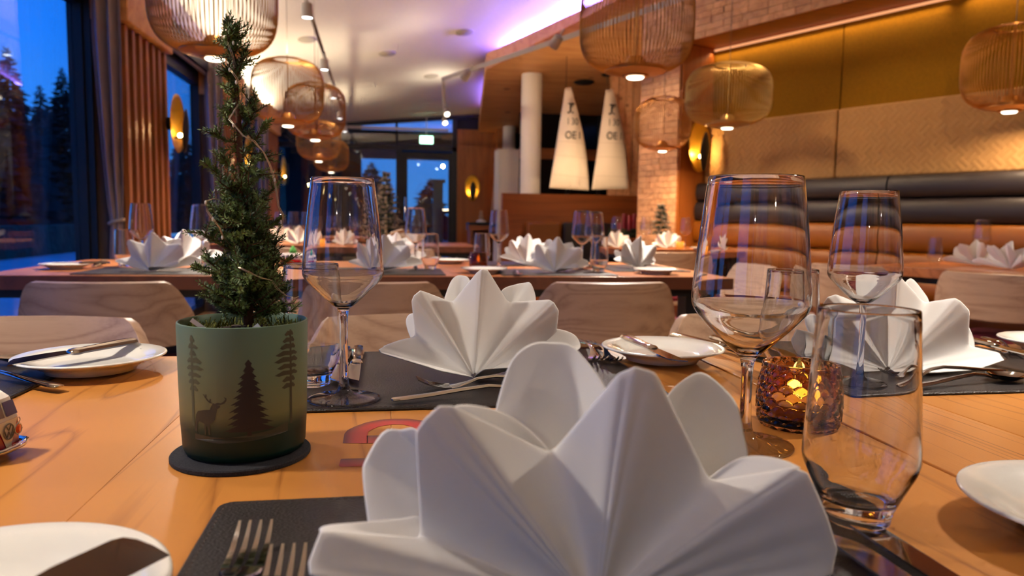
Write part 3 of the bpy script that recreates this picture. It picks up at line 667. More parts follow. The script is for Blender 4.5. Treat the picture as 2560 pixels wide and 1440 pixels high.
# ---- sails hanging over the partition
sail_cloth = pm('sail_cloth', S(214, 196, 172), .8, noise=(3, .05)); sail_ink = pm('sail_ink', S(46, 40, 34), .8)
def sail(pts, lab, Y):
    P = [ony(x, y, Y) for x, y in pts]; o0 = Vector(((P[0].x + P[1].x) / 2, Y, P[0].z))
    t = thing('model_sail', lab, 'sail', o0, 0, 'white model sails')
    bl, br, tr_, tl = [p - o0 for p in P]
    def fn(u, v):
        a = bl.lerp(tl, v); b = br.lerp(tr_, v); q = a.lerp(b, u); bulge = .10 * sin(pi * v) * (u * (1 - u) * 4) * .7
        q = q + Vector((.045 * sin(pi * v) * u, 0, 0)); return (q.x, -bulge, q.z)
    solidify(MB().grid(fn, 14, 24).build('cloth', sail_cloth, t, True), .003, 0)
    h = tl.z; w0 = (br.x - bl.x)
    def mark(body, size, fx, fz, sx=1.0):
        o = text_mesh('sail_mark', body, size, sail_ink, t, .001); c = Vector(fn(fx, fz)); o.location = (c.x, c.y - .006, c.z); o.rotation_euler = (pi / 2, 0, 0); o.scale = (sx, 1, 1)
    mark('OE I', .115, .52, .525, .85); mark('I 30', .105, .56, .66, .8)
    c = Vector(fn(.5, .80)); mb = MB().box(-.010, .010, -.002, .002, -.055, .05).box(-.035, .035, -.002, .002, -.065, -.045).box(-.028, .045, -.002, .002, .035, .05).tube([(0, 0, 0), (.03, 0, .03)], .006, 4)
    o = mb.build('sail_emblem', sail_ink, t); o.location = (c.x, c.y - .007, c.z)
    MB().tube([(tl.x + .01, 0, tl.z - .01), (tl.x + .01, 0, zsoff(0, Y) - o0.z)], .003, 5).build('cord', sail_ink, t)
    for v in (.14, .33, .47):
        mb = MB().tube([Vector(fn(u / 8, v - .02 * u / 8)) + Vector((0, -.003, 0)) for u in range(9)], .0022, 4); mb.build('seam', pm('sail_seam', S(186, 166, 142), .8) if 'sail_seam' not in MATS else MATS['sail_seam'], t)
sail([(1373, 470), (1473, 476), (1428, 218), (1413, 220)], 'white model sail hanging nearer the thick white column', 8.15)
sail([(1479, 474), (1571, 472), (1532, 222), (1515, 224)], 'white model sail hanging nearer the wood block pillar', 8.15)
# cone trees and figurine on the console
cone_m = pm('rattan_cone', S(176, 132, 96), .8, noise=(60, .3), bump=(60, .8, .01))
for px, py0, py1, lab in ((1237, 402, 522, 'taller slim woven cone tree on the console'), (1252, 455, 522, 'shorter woven cone tree standing behind the taller one')):
    yy = 11.55 if py0 < 420 else 11.68
    b = ony(px, py1, yy); tp = ony(px, py0, yy); h = tp.z - .90
    mb = MB().lathe([(0, 0), (.07, 0)] + [(.07 * (1 - k / 14) + .004 * (k % 2), h * k / 14) for k in range(14)] + [(0, h)], 18)
    tag(mb.build('cone_tree', cone_m, None, True, 50, loc=(b.x, yy, .90)), lab, 'decoration')
p = ony(1203, 545, 11.5); fg = thing('figurine', 'small pale figurine on the console left of the cone trees', 'figurine', (p.x, 11.5, .90))
MB().lathe([(0, 0), (.075, .0), (.078, .02), (.06, .035), (.03, .05), (0, .05)], 20).build('base', porcelain, fg, True, 50)
MB().lathe([(0, .05), (.032, .05), (.036, .09), (.022, .13), (.026, .15), (.02, .175), (0, .185)], 18).build('body', pm('clay', S(170, 140, 110), .7), fg, True)
# ================================================================== FURNITURE
def make_table(label, loc, x0, x1, y0, y1, seams, mats, legs, name='dining_table', rz=0.0):
    """planks run along y; local origin on the floor at loc"""
    t = thing(name, label, 'table', loc, rz)
    xs = [x0] + [s for s in seams if x0 < s < x1] + [x1]
    for k, (a, b) in enumerate(zip(xs, xs[1:])):
        mt = mats[k % len(mats)] if isinstance(mats, list) else mats
        o = MB().box(-(b - a) / 2 + .0001, (b - a) / 2 - .0001, y0, y1, TZ - .045, TZ).build('plank', mt, t, loc=((a + b) / 2, 0, 0)); bevel(o, .0004 if 'potted' in label else .0012, 2)
    MB().box(x0 + .04, x1 - .04, y0 + .04, y1 - .04, TZ - .075, TZ - .046).build('apron', black_metal, t)
    if 'near' not in label: MB().box(x0, x1, y0 - .003, y0, TZ - .045, TZ - .0015).box(x1, x1 + .003, y0, y1, TZ - .045, TZ - .0015).build('shaded_edge', MATS.get('shaded_edge') or wood('shaded_edge', S(84, 44, 26), S(112, 62, 38), (9, 9, 9), .4), t)  # edge shade put into a darker strip, along with darker end grain
    for lx, ly in legs:
        o = MB().box(lx - .04, lx + .04, ly - .04, ly + .04, 0, TZ - .075).build('leg', black_metal, t)
    return t
T1L = make_table('near wooden table with the potted tree on it', (0, 0, 0), -1.35, .436, .18, 1.075, [-1.1, -.86, -.62, -.40, -.203, .001, .23], table_wood, [(-1.2, .28), (-1.2, .98), (.36, .28), (.36, .98)])
T1R = make_table('near wooden table butted on at the right, under the right plate', (0, 0, 0), .4405, 1.75, .18, 1.075, [.585, .80, 1.0, 1.25, 1.5], [table_wood_r, table_wood], [(.52, .28), (.52, .98), (1.66, .28), (1.66, .98)])
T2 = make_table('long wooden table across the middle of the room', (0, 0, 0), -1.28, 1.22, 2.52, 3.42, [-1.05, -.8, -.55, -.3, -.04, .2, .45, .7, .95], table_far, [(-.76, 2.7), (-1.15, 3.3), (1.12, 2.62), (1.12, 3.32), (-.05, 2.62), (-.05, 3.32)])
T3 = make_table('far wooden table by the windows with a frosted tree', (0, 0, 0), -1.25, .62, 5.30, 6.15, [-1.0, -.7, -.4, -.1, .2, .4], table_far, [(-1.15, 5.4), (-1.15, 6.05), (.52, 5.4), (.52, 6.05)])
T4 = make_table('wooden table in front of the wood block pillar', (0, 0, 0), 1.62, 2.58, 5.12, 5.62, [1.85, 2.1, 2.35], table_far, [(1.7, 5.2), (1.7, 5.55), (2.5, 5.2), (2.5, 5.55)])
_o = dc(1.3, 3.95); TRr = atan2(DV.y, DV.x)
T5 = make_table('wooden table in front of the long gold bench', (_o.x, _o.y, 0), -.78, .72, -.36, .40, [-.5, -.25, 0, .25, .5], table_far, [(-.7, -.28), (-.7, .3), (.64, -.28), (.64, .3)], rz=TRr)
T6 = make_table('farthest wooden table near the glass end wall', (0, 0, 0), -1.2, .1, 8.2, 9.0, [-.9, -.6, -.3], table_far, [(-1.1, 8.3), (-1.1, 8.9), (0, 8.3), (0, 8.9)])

def chair_proto():
    t = thing('chair', 'x', 'chair', (0, 0, 0), 0, 'bent beech chairs with burgundy seats')
    # sitter faces +y, back towards -y
    AM = 1.05; Rr = .30
    def back(u, v):
        s = u * 2 - 1; a = s * AM; e = abs(s)
        top = .753 - (.0 if e < .62 else .155 * ((e - .62) / .38) ** 1.7); bot = .555 + .018 * e * e
        zz = bot + (top - bot) * v; lean = -.035 * (zz - .55) / .2
        return (Rr * sin(a) * .95, -.235 + lean + Rr * (1 - cos(a)) * .62, zz)
    mb = MB()
    nu, nv = 33, 9
    mb.grid(back, nu, nv); o = mb.build('backrest', beech, t, True); solidify(o, .020, 0); bevel(o, .007, 3)
    for sx in (-1, 1):
        MB().tube([(sx * .215, -.145, .60), (sx * .205, -.165, .44), (sx * .225, -.215, .0)], [.015, .019, .012], 8).build('leg', beech, t, True)
        MB().tube([(sx * .195, .17, .43), (sx * .215, .215, .0)], [.019, .012], 8).build('leg', beech, t, True)
    MB().rbox(-.225, .225, -.20, .215, .405, .43, .07, 5).build('seat_frame', beech, t)
    MB().rbox(-.215, .215, -.195, .21, .43, .472, .07, 5).build('seat_cushion', burgundy, t, True, 50)
    return t
CH = chair_proto(); cfirst = [True]
def chair(x, y, rz, lab):
    if cfirst[0]: cfirst[0] = False; CH.location = (x, y, 0); CH.rotation_euler = (0, 0, rz); CH['label'] = lab; return CH
    return copy_tree(CH, (x, y, 0), rz, lab)
for px, lab in ((90, 'beech chair across the near table, behind the left side plate'), (1060, 'beech chair across the near table, behind the folded napkin and tall glass'), (1880, 'beech chair across the near table, behind the right side plate')):
    p = ony(px, 830, 1.50); chair(p.x, 1.50 - .27, pi, lab)
for px, lab in ((238, 'beech chair with its back to us at the left of the middle table'), (925, 'beech chair with its back to us behind the tall wine glass'), (1532, 'beech chair with its back to us at the right of the middle table')):
    p = ony(px, 760, 2.22); chair(p.x, 2.22 + .27, 0, lab)
q = dc(1.40, 3.63); chair(q.x, q.y, TRr + pi, 'beech chair with its back to us at the right edge of the picture')
q = dc(2.06, 3.60); chair(q.x, q.y, TRr + pi + .2, 'beech chair behind the right wine glass at the bench table')
chair(1.53, 3.32, radians(98), 'beech chair seen through the big wine glass, turned sideways')
chair(1.75, 4.75, .1, 'beech chair at the table before the wood block pillar')
chair(-.75, 4.98, 0, 'beech chair at the far window table behind the tree'); chair(.1, 4.98, 0, 'beech chair at the far window table behind the tall glass')

# ================================================================== TABLEWARE
wine_out = [(0, 0), (.0375, 0), (.0382, .0012), (.0375, .0024), (.020, .0045), (.009, .0085), (.0052, .018), (.0044, .040), (.0042, .070), (.0046, .088), (.0062, .0965), (.0125, .1015), (.0245, .1125), (.0365, .1245), (.0405, .1305), (.0415, .1365), (.0408, .150), (.0370, .192), (.0320, .2310), (.0316, .2322)]
wine_in = [(.0310, .2322), (.0308, .231), (.0360, .192), (.0399, .150), (.0406, .1365), (.0396, .1318), (.0356, .1260), (.0237, .1146), (.0115, .1042), (.0040, .1010), (0, .1003)]
def scale_prof(pr_, sr, sz): return [(r * sr, z * sz) for r, z in pr_]
big_out = [(0, 0), (.044, 0), (.0448, .0012), (.044, .0025), (.024, .0048), (.011, .009), (.0062, .020), (.0052, .036), (.0052, .056), (.0062, .068), (.0100, .0745), (.020, .0835), (.036, .0990), (.0475, .1120), (.0518, .1195), (.0528, .1270), (.0520, .142), (.0475, .190), (.0418, .2364), (.0414, .2376)]
big_in = [(.0406, .2376), (.0405, .2364), (.0463, .190), (.0509, .142), (.0517, .1272), (.0507, .1205), (.0465, .1138), (.0350, .1010), (.0190, .0862), (.0070, .0790), (0, .0780)]
tum_out = [(0, 0), (.0185, 0), (.0200, .0015), (.0218, .010), (.0300, .028), (.0340, .0370), (.0352, .0450), (.0346, .060), (.0318, .110), (.0300, .1380), (.0297, .139)]
tum_in = [(.0287, .139), (.0286, .138), (.0305, .110), (.0333, .060), (.0338, .0455), (.0326, .0385), (.0285, .0300), (.0230, .0200), (.0180, .0150), (0, .0142)]
_zm = lambda z: z if z < .02 else z * .947 + .0102 * min(1, (z - .02) / .04)
big_out = [(r * .944, _zm(z)) for r, z in big_out]; big_in = [(r * .944, _zm(z)) for r, z in big_in]
def smooth_prof(pr_):
    """insert catmull-rom points so lathe silhouettes are smooth"""
    out = []
    for i in range(len(pr_) - 1):
        p0, p1, p2, p3 = pr_[max(i - 1, 0)], pr_[i], pr_[i + 1], pr_[min(i + 2, len(pr_) - 1)]
        d = abs(p2[0] - p1[0]) + abs(p2[1] - p1[1]); m = 1 if d < .004 else 4
        for k in range(m):
            t = k / m
            f = lambda a, b, c, e: .5 * (2 * b + (c - a) * t + (2 * a - 5 * b + 4 * c - e) * t * t + (3 * b - a - 3 * c + e) * t ** 3)
            r = f(p0[0], p1[0], p2[0], p3[0]); out.append((max(0, r) if p1[0] > 0 else (0 if k == 0 else max(.0002, r)), f(p0[1], p1[1], p2[1], p3[1])))
    return out + [pr_[-1]]
def vessel(o_, i_, n): return MB().lathe(smooth_prof(o_) + smooth_prof(i_), n)
def clearish(me):
    bm = bmesh.new(); bm.from_mesh(me); bmesh.ops.remove_doubles(bm, verts=bm.verts, dist=1e-6); bmesh.ops.recalc_face_normals(bm, faces=bm.faces); bm.to_mesh(me); bm.free(); return me
wine_me = clearish(vessel(wine_out, wine_in, 72).mesh('wine_glass', glass, True)); big_me = clearish(vessel(big_out, big_in, 80).mesh('wine_glass', glass, True)); tum_me = clearish(vessel(tum_out, tum_in, 72).mesh('tumbler', glass, True))
wine_far = clearish(vessel(wine_out, wine_in, 28).mesh('wine_glass', glass_far, True)); wine_mid = clearish(vessel(wine_out, wine_in, 40).mesh('wine_glass', glass, True)); tum_mid = clearish(vessel(tum_out, tum_in, 40).mesh('tumbler', glass, True)); tum_far = clearish(vessel(tum_out, tum_in, 28).mesh('tumbler', glass_far, True))
def put(name, me, loc, lab, cat, group=None, rz=0.0):
    o = link(name, me, None, loc); o.rotation_euler = (0, 0, rz); return tag(o, lab, cat, group)
MT = .0035                      # place mat thickness
put('wine_glass', wine_me, (-.048, .786, TZ + MT), 'empty white wine glass beside the potted tree', 'wine glass')
put('wine_glass', wine_me, (.562, .806, TZ + MT), 'empty wine glass in front of the right napkin', 'wine glass')
_bg = atd(1876, 745, .642)
put('wine_glass', big_me, (_bg.x, _bg.y, TZ), 'largest wine glass, right of the front napkin', 'wine glass')
tn = put('tumbler', tum_me, (.300, .424, TZ + MT), 'nearest clear water tumbler, right of the front napkin', 'tumbler')
et = text_mesh('etched_text', 'SCHOTT\nZWIESEL', .0042, pm('etched', S(200, 200, 196), .8), tn, .00004); et.location = (0, .003, .0146)
put('tumbler', tum_me, (-.088, .862, TZ + MT), 'clear tumbler behind the green pot', 'tumbler')
_tb = atd(1982, 720, .935)
put('tumbler', tum_me, (_tb.x, _tb.y, TZ), 'clear tumbler behind the biggest wine glass', 'tumbler')
# ---- place mats with stitched edge
def mat_proto(stitched=True):
    t = thing('place_mat', 'x', 'place mat', (0, 0, 0), 0, 'dark leather place mats')
    w, d = .424, .325
    MB().rbox(-w / 2, w / 2, -d / 2, d / 2, 0, MT, .009, 4).build('mat', leather_mat, t)
    mb = MB(); ins = .005
    def dashes(a, b, n, ax):
        for k in range(n):
            s = a + (b - a) * (k + .2) / n; e = a + (b - a) * (k + .75) / n
            for sg in (-1, 1):
                if ax == 0: y = sg * (d / 2 - ins); mb.box(s, e, y - .0004, y + .0004, MT - .0001, MT + .0003)
                else: x = sg * (w / 2 - ins); mb.box(x - .0004, x + .0004, s, e, MT - .0001, MT + .0003)
    dashes(-w / 2 + .01, w / 2 - .01, 80, 0); dashes(-d / 2 + .01, d / 2 - .01, 62, 1)
    o = mb.build('stitching', pm('stitch', S(74, 60, 52), .8), t)
    return t
MP = mat_proto(); mfirst = [True]
def place_mat(x, y, lab, rz=0.0, z=TZ):
    if mfirst[0]: mfirst[0] = False; MP.location = (x, y, z); MP['label'] = lab; return MP
    return copy_tree(MP, (x, y, z), rz, lab)
place_mat(.099, .345, 'dark leather place mat under the front napkin'); place_mat(.099, .909, 'dark leather place mat under the middle napkin'); place_mat(.727, .912, 'dark leather place mat under the right napkin')
place_mat(-.603, .914, 'dark leather place mat at the left edge under the spoon'); place_mat(.679, .352, 'dark leather place mat whose corner shows at the right edge')
far_mat = MB().rbox(-.212, .212, -.16, .16, 0, MT, .009, 3).mesh('place_mat', leather_mat)
for x, y, lab, rz in ((-.80, 2.71, 'place mat under the leftmost napkin of the middle table', 0), (-.80, 3.24, 'place mat at the window end of the middle table, far side', 0), (-.02, 2.71, 'place mat on the middle table behind the tall wine glass', 0), (.60, 2.71, 'place mat under the foremost napkin of the middle table', 0),
                      (.60, 3.24, 'place mat on the far side of the middle table', 0), (1.02, 2.98, 'place mat at the right end of the middle table', pi / 2)):
    o = put('place_mat', far_mat, (x, y, TZ), lab, 'place mat', 'dark leather place mats', rz)
# ---- plates
plate_prof = [(0, .0035), (.044, .0035), (.046, .0), (.050, .0), (.052, .004), (.068, .0115), (.0835, .0170), (.0850, .0178), (.0846, .0192), (.0828, .0198), (.068, .0150), (.058, .0105), (.053, .0078), (.045, .0066), (0, .0062)]
plate_me = MB().lathe(plate_prof, 72).mesh('side_plate', porcelain, True); clearish(plate_me)
plate_far = clearish(MB().lathe(plate_prof, 28).mesh('side_plate', porcelain, True))
PZ = TZ + MT
put('side_plate', plate_me, (-.363, .972, PZ), 'white side plate with butter knife, left of the green pot', 'plate'); put('side_plate', plate_me, (.377, .978, PZ), 'white side plate with butter knife behind the front napkin', 'plate')
put('side_plate', plate_me, (-.188, .352, PZ), 'white side plate at the bottom left corner', 'plate'); put('side_plate', plate_me, (.450, .385, PZ), 'white side plate cut by the right edge at the bottom', 'plate'); put('side_plate', plate_me, (1.03, .985, PZ), 'white side plate behind the right napkin at the right edge', 'plate')
# ---- cutlery: local x runs from handle end to head
def sweep(mb, prof):
    n = 8; vs = []
    for x, hw, z, th in prof:
        for k in range(n):
            a = 2 * pi * k / n; vs.append((x, hw * cos(a), z + th * sin(a)))
    fs = [tuple(range(n - 1, -1, -1)), tuple((len(prof) - 1) * n + k for k in range(n))]
    for i in range(len(prof) - 1): fs += [(i * n + k, i * n + (k + 1) % n, (i + 1) * n + (k + 1) % n, (i + 1) * n + k) for k in range(n)]
    return mb.add(vs, fs)
HAND = [(0, .003, .004, .0012), (.002, .0068, .004, .0018), (.012, .0082, .0045, .002), (.04, .0066, .0065, .002), (.075, .0044, .0100, .0022), (.105, .0032, .0125, .0022)]
def fork_me(sc=1.0):
    mb = MB(); sweep(mb, HAND + [(.125, .0032, .0105, .002), (.138, .0060, .0062, .0014), (.150, .0106, .0036, .0011), (.158, .0114, .0030, .001)])
    for k in range(4):
        y = (k - 1.5) * .0060; n = 6; pr_ = [(.157, .0021, .0030), (.166, .0018, .0032), (.178, .0015, .0058), (.188, .0012, .0098), (.195, .0008, .0135)]
        m2 = MB(); vs = []
        for x, hw, z in pr_:
            vs += [(x, y - hw, z - .0007), (x, y + hw, z - .0007), (x, y + hw, z + .0009), (x, y - hw, z + .0009)]
        fs = [(3, 2, 1, 0), tuple(range(len(vs) - 4, len(vs)))]
        for i in range(len(pr_) - 1): fs += [(4 * i + q, 4 * i + (q + 1) % 4, 4 * i + 4 + (q + 1) % 4, 4 * i + 4 + q) for q in range(4)]
        mb.add(vs, fs)
    me = mb.mesh('fork', steel, True, 50); return me
def spoon_me():
    mb = MB(); sweep(mb, HAND + [(.125, .0030, .0105, .002), (.136, .0042, .0072, .0016), (.141, .0058, .0058, .0012)])
    def bowl(u, v):
        a = 2 * pi * u; r = v; x = .1645 + .0275 * r * cos(a) ; y = .0195 * r * sin(a) * (1 - .12 * cos(a)); return (x, y, .0015 + .0075 * r * r + (.002 * max(0, -cos(a)) * r))
    m2 = MB().grid(bowl, 28, 8, True)
    mb.add([(x, y, z) for x, y, z in m2.v], m2.f); mb.add([(x, y, z - .0011) for x, y, z in m2.v], [f[::-1] for f in m2.f])
    return mb.mesh('spoon', steel, True, 60)
def knife_me(L=.225, blade=.105, hw=.0105):
    mb = MB(); h = L - blade
    sweep(mb, [(0, .004, .005, .002), (.003, .0085, .0055, .004), (.02, .0092, .0058, .0045), (h * .6, .0075, .0056, .0042), (h - .014, .0066, .0056, .0040), (h - .006, .0082, .0056, .0046), (h, .0078, .0056, .0040), (h + .004, .0055, .0055, .0020)])
    n = 14; top = []; bot = []
    for k in range(n + 1):
        f = k / n; x = h + .002 + blade * f
        yb = .0062; yt = -hw * (0.72 + .28 * min(1, f * 3)) if f < .72 else -hw + (hw + .0062) * ((f - .72) / .28) ** 1.9
        top.append((x, yb)); bot.append((x, yt))
    pts = top + bot[::-1]; m = len(pts); vs = [(x, y, .0062) for x, y in pts] + [(x, y, .0046) for x, y in pts]
    fs = [(i, i + 1, m - 2 - i, m - 1 - i) for i in range(n)] + [(m + i + 1, m + i, 2 * m - 1 - i, 2 * m - 2 - i) for i in range(n)] + [(i, m + i, m + (i + 1) % m, (i + 1) % m) for i in range(m)]
    mb.add(vs, fs); me = mb.mesh('knife', steel, True, 35); return clearish(me)
FK, SP, KN, BK = fork_me(), spoon_me(), knife_me(), knife_me(.168, .078, .0125)
def lay(name, me, head, tail, lab, cat, roll=0.0, group=None):
    """lay a utensil with its head at one point and handle end at the other (scaled only by placement)"""
    h, t = Vector(head), Vector(tail); L = max(v.co.x for v in me.vertices); d = (h - t); d.normalize()
    o = link(name, me, None, h - d * L); q = d.to_track_quat('X', 'Z'); o.rotation_mode = 'QUATERNION'; o.rotation_quaternion = q @ Vector((1, 0, 0)).rotation_difference(Vector((1, 0, 0))) if not roll else q @ Matrix.Rotation(roll, 3, 'X').to_quaternion()
    return tag(o, lab, cat, group)
Z1 = TZ + MT
def P(px, py, z=Z1): return onz(px, py, z)
lay('fork', FK, P(640, 1304, Z1 + .0135) - Vector((0, 0, .0132)), P(640, 1304, Z1 + .0135) + Vector((-.004, -.2, -.0132)), 'fork with its four tines left of the front napkin, outer one', 'fork')
lay('fork', FK, P(722, 1363, Z1 + .0135) - Vector((0, 0, .0132)), P(722, 1363, Z1 + .0135) + Vector((-.002, -.2, -.0132)), 'fork with its tines nearest the front napkin, inner one', 'fork')
lay('knife', KN, (.262, .400, Z1), (.266, .18, Z1), 'dinner knife under the near tumbler, nearer the front napkin', 'knife')
lay('knife', KN, (.288, .404, Z1), (.292, .18, Z1), 'dinner knife at the right of the front mat, outer one', 'knife')
lay('spoon', SP, P(978, 1008) + Vector((.190, .028, 0)), P(978, 1008), 'dessert spoon lying across the middle place mat', 'spoon')
lay('fork', FK, P(1042, 975), P(1290, 965), 'dessert fork crossing the spoon on the middle place mat', 'fork')
lay('knife', KN, P(884, 965), P(896, 884), 'dinner knife standing right of the tall glass on the middle mat', 'knife'); lay('knife', KN, P(845, 968), P(864, 884), 'dinner knife seen behind the clear tumbler on the middle mat', 'knife')
lay('fork', FK, P(1505, 915), P(1470, 880), 'fork beside the folded middle napkin, inner one', 'fork'); lay('fork', FK, P(1540, 918), P(1500, 882), 'fork between the middle napkin and the side plate', 'fork')
lay('spoon', SP, P(2556, 950), P(2270, 975), 'dessert spoon lying in front of the right napkin', 'spoon'); lay('fork', FK, P(2215, 950), P(2460, 935), 'dessert fork under the right napkin\'s front', 'fork')
lay('knife', KN, P(1945, 905), P(1800, 872), 'dinner knife on the right place mat, seen past the big glass stem', 'knife'); lay('knife', KN, P(2000, 918), P(1850, 872), 'dinner knife on the right place mat behind the amber candle holder', 'knife')
lay('fork', FK, P(2545, 898), P(2500, 872), 'fork at the right edge beside the right napkin', 'fork')
lay('spoon', SP, P(110, 900), P(-130, 930), 'dessert spoon on the mat at the left edge', 'spoon'); lay('fork', FK, P(-140, 935), P(25, 958), 'fork handle curving in at the left edge', 'fork')
# butter knives resting on the plates' rims
lay('butter_knife', BK, (-.430, .905, PZ + .0150), (-.338, 1.042, PZ + .0185), 'butter knife reflecting blue on the left side plate', 'knife', -.12)
lay('butter_knife', BK, P(1708, 915, PZ + .017), P(1578, 858, PZ + .021), 'butter knife on the side plate behind the front napkin', 'knife')
lay('butter_knife', BK, P(424, 1350, PZ + .034), P(424, 1350, PZ + .034) + Vector((-.085, -.125, -.004)), 'dark-reflecting butter knife on the bottom left plate', 'knife', .95 - pi)
lay('butter_knife', BK, P(2620, 905, PZ + .018), P(2440, 862, PZ + .022), 'butter knife on the plate behind the right napkin', 'knife')
# ================================================================== FOLDED NAPKINS
def fan(mb, apex, pts, rows=12, sub=6, bow=.0, soft=9):
    """sheet pleated from the apex out to an edge polyline; each point is a fold line end"""
    apex = Vector(apex); pts = [Vector(p) for p in pts]; edge = []
    for i in range(len(pts) - 1):
        for k in range(sub):
            t = k / sub; edge.append((pts[i].lerp(pts[i + 1], t), t, i))
    edge.append((pts[-1], 0, len(pts) - 1))
    n = len(edge); vs = []
    for r in range(rows + 1):
        f = .04 + .96 * r / rows
        for p, t, i in edge:
            q = apex.lerp(p, f)
            q = q + Vector((0, 1, 0)) * (bow * sin(pi * f) * (sin(pi * t) if t else 0)); vs.append(q)
    for r in range(rows):            # soften the folds away from the hem
        it = int(soft * min(1, (rows - r) / rows * 2.2) * (.35 + .65 * r / rows)) + 1
        row = vs[r * n:(r + 1) * n]
        for _ in range(it): row = [row[0]] + [row[k] * .5 + (row[k - 1] + row[k + 1]) * .25 for k in range(1, n - 1)] + [row[-1]]
        vs[r * n:(r + 1) * n] = row
    fs = [(r * n + k, r * n + k + 1, (r + 1) * n + k + 1, (r + 1) * n + k) for r in range(rows) for k in range(n - 1)]
    mb.add(vs, fs)
def petal(mb, base, pts, rows=10, sub=4, cup=.012):
    """rounded leaf standing behind a valley: base point, edge points; cupped away from the viewer"""
    base = Vector(base); P_ = [Vector(p) for p in pts]; edge = []
    for i in range(len(P_) - 1):
        p0, p1, p2, p3 = P_[max(i - 1, 0)], P_[i], P_[i + 1], P_[min(i + 2, len(P_) - 1)]
        for k in range(sub):
            t = k / sub; edge.append(.5 * (2 * p1 + (p2 - p0) * t + (2 * p0 - 5 * p1 + 4 * p2 - p3) * t * t + (3 * p1 - p0 - 3 * p2 + p3) * t ** 3))
    edge.append(P_[-1]); n = len(edge); vs = []
    for r in range(rows + 1):
        f = .05 + .95 * r / rows
        for k, p in enumerate(edge):
            q = base.lerp(p, f); s = k / (n - 1); q = q + Vector((0, cup * sin(pi * s) * sin(pi * f * .62) , 0)); vs.append(q)
    mb.add(vs, [(r * n + k, r * n + k + 1, (r + 1) * n + k + 1, (r + 1) * n + k) for r in range(rows) for k in range(n - 1)])
def finish_napkin(mb, origin, name='napkin'):
    mb.v = [(v[0] - origin[0], v[1] - origin[1], v[2] - origin[2]) for v in mb.v]
    return mb.mesh(name, linen, True, 75)
def napkin_obj(me, loc, lab, rz=0.0, t=.0016):
    o = put('napkin', me, loc, lab, 'napkin', 'folded white napkins', rz); solidify(o, t, 0)
    s = o.modifiers.new('soft', 'SUBSURF'); s.levels = 1; s.render_levels = 1
    return o
def px3(lst): return [ony(a, b, c) for a, b, c in lst]
# --- front napkin (picked from the photograph at its own depth)
Y0 = .335; AP = Vector((.100, .335, TZ + MT + .002))
mb = MB()
front = px3([(1180, 1660, .330), (772, 1440, .318), (768, 1405, .322), (800, 1322, .330), (1052, 1346, .352), (1037, 1078, .335), (1060, 1045, .331), (1096, 1012, .330), (1130, 1012, .331), (1378, 1132, .362),
             (1545, 932, .330), (1590, 914, .326), (1640, 930, .329), (1775, 1202, .362), (1985, 1166, .338), (2022, 1182, .336), (2070, 1290, .345), (2095, 1372, .352), (2080, 1460, .352), (1900, 1600, .345)])
for p in front: p.z = max(p.z, TZ + MT + .002)
fan(mb, AP, front, 14, 7, .004)
back = .40
def pt(l, cup=.012): petal(mb, AP + Vector((0, .02, .004)), px3(l), cup=cup)
pt([(930, 1400, .352), (917, 1320, .362), (902, 1200, .372), (912, 1160, .374), (955, 1092, .376), (1000, 1085, .376), (1045, 1088, .368), (1080, 1250, .356)])
pt([(1225, 1100, .376), (1245, 1015, .385), (1285, 908, .392), (1340, 867, .395), (1390, 864, .396), (1440, 870, .396), (1475, 905, .392), (1520, 968, .384), (1560, 1080, .374)], .016)
pt([(1640, 1080, .372), (1680, 990, .380), (1745, 944, .388), (1785, 942, .390), (1830, 975, .391), (1868, 1022, .390), (1880, 1090, .384), (1882, 1160, .376), (1850, 1260, .366)], .014)
# inner lining of the low left pleat and the side pleats
pt([(800, 1340, .338), (802, 1319, .345), (906, 1311, .352), (1000, 1302, .358), (1047, 1297, .360), (1056, 1345, .355)], .004)
pt([(1100, 1100, .345), (1130, 1016, .340), (1250, 1030, .356), (1330, 1080, .362), (1378, 1132, .364)], .004)
pt([(1775, 1202, .364), (1830, 1160, .362), (1890, 1143, .360), (1960, 1150, .352), (2010, 1170, .345)], .004)
near_me = finish_napkin(mb, AP)
napkin_obj(near_me, AP, 'big white folded napkin in front, cut by the bottom edge')
# --- middle napkin
def napkin_from(apx, apy, front_px, petals, Ya):
    ap = onz(apx, apy, TZ + MT + .002); m = MB()
    fr = px3([(a, b, ap.y + c) for a, b, c in front_px])
    for p in fr: p.z = max(p.z, TZ + MT + .001)
    fan(m, ap, fr, 12, 6, .003)
    for l, cup in petals:
        q = px3([(a, b, ap.y + c) for a, b, c in l])
        for p in q: p.z = max(p.z, TZ + MT + .002)
        petal(m, ap + Vector((0, .012, .003)), q, cup=cup)
    return finish_napkin(m, ap), ap
f2 = [(1100, 928, -.006), (1030, 905, -.008), (950, 882, .010), (945, 874, .012), (968, 861, .016), (1038, 840, .034), (1028, 752, .012), (1034, 738, .008), (1050, 725, .006), (1066, 730, .010), (1131, 755, .036), (1192, 680, .004), (1205, 671, .000), (1220, 674, .004), (1270, 755, .036), (1374, 748, .010), (1386, 756, .008), (1398, 776, .010), (1392, 830, .022), (1348, 868, .020), (1375, 888, .004), (1345, 915, -.012), (1290, 918, -.022), (1212, 922, -.030), (1192, 936, -.026)]
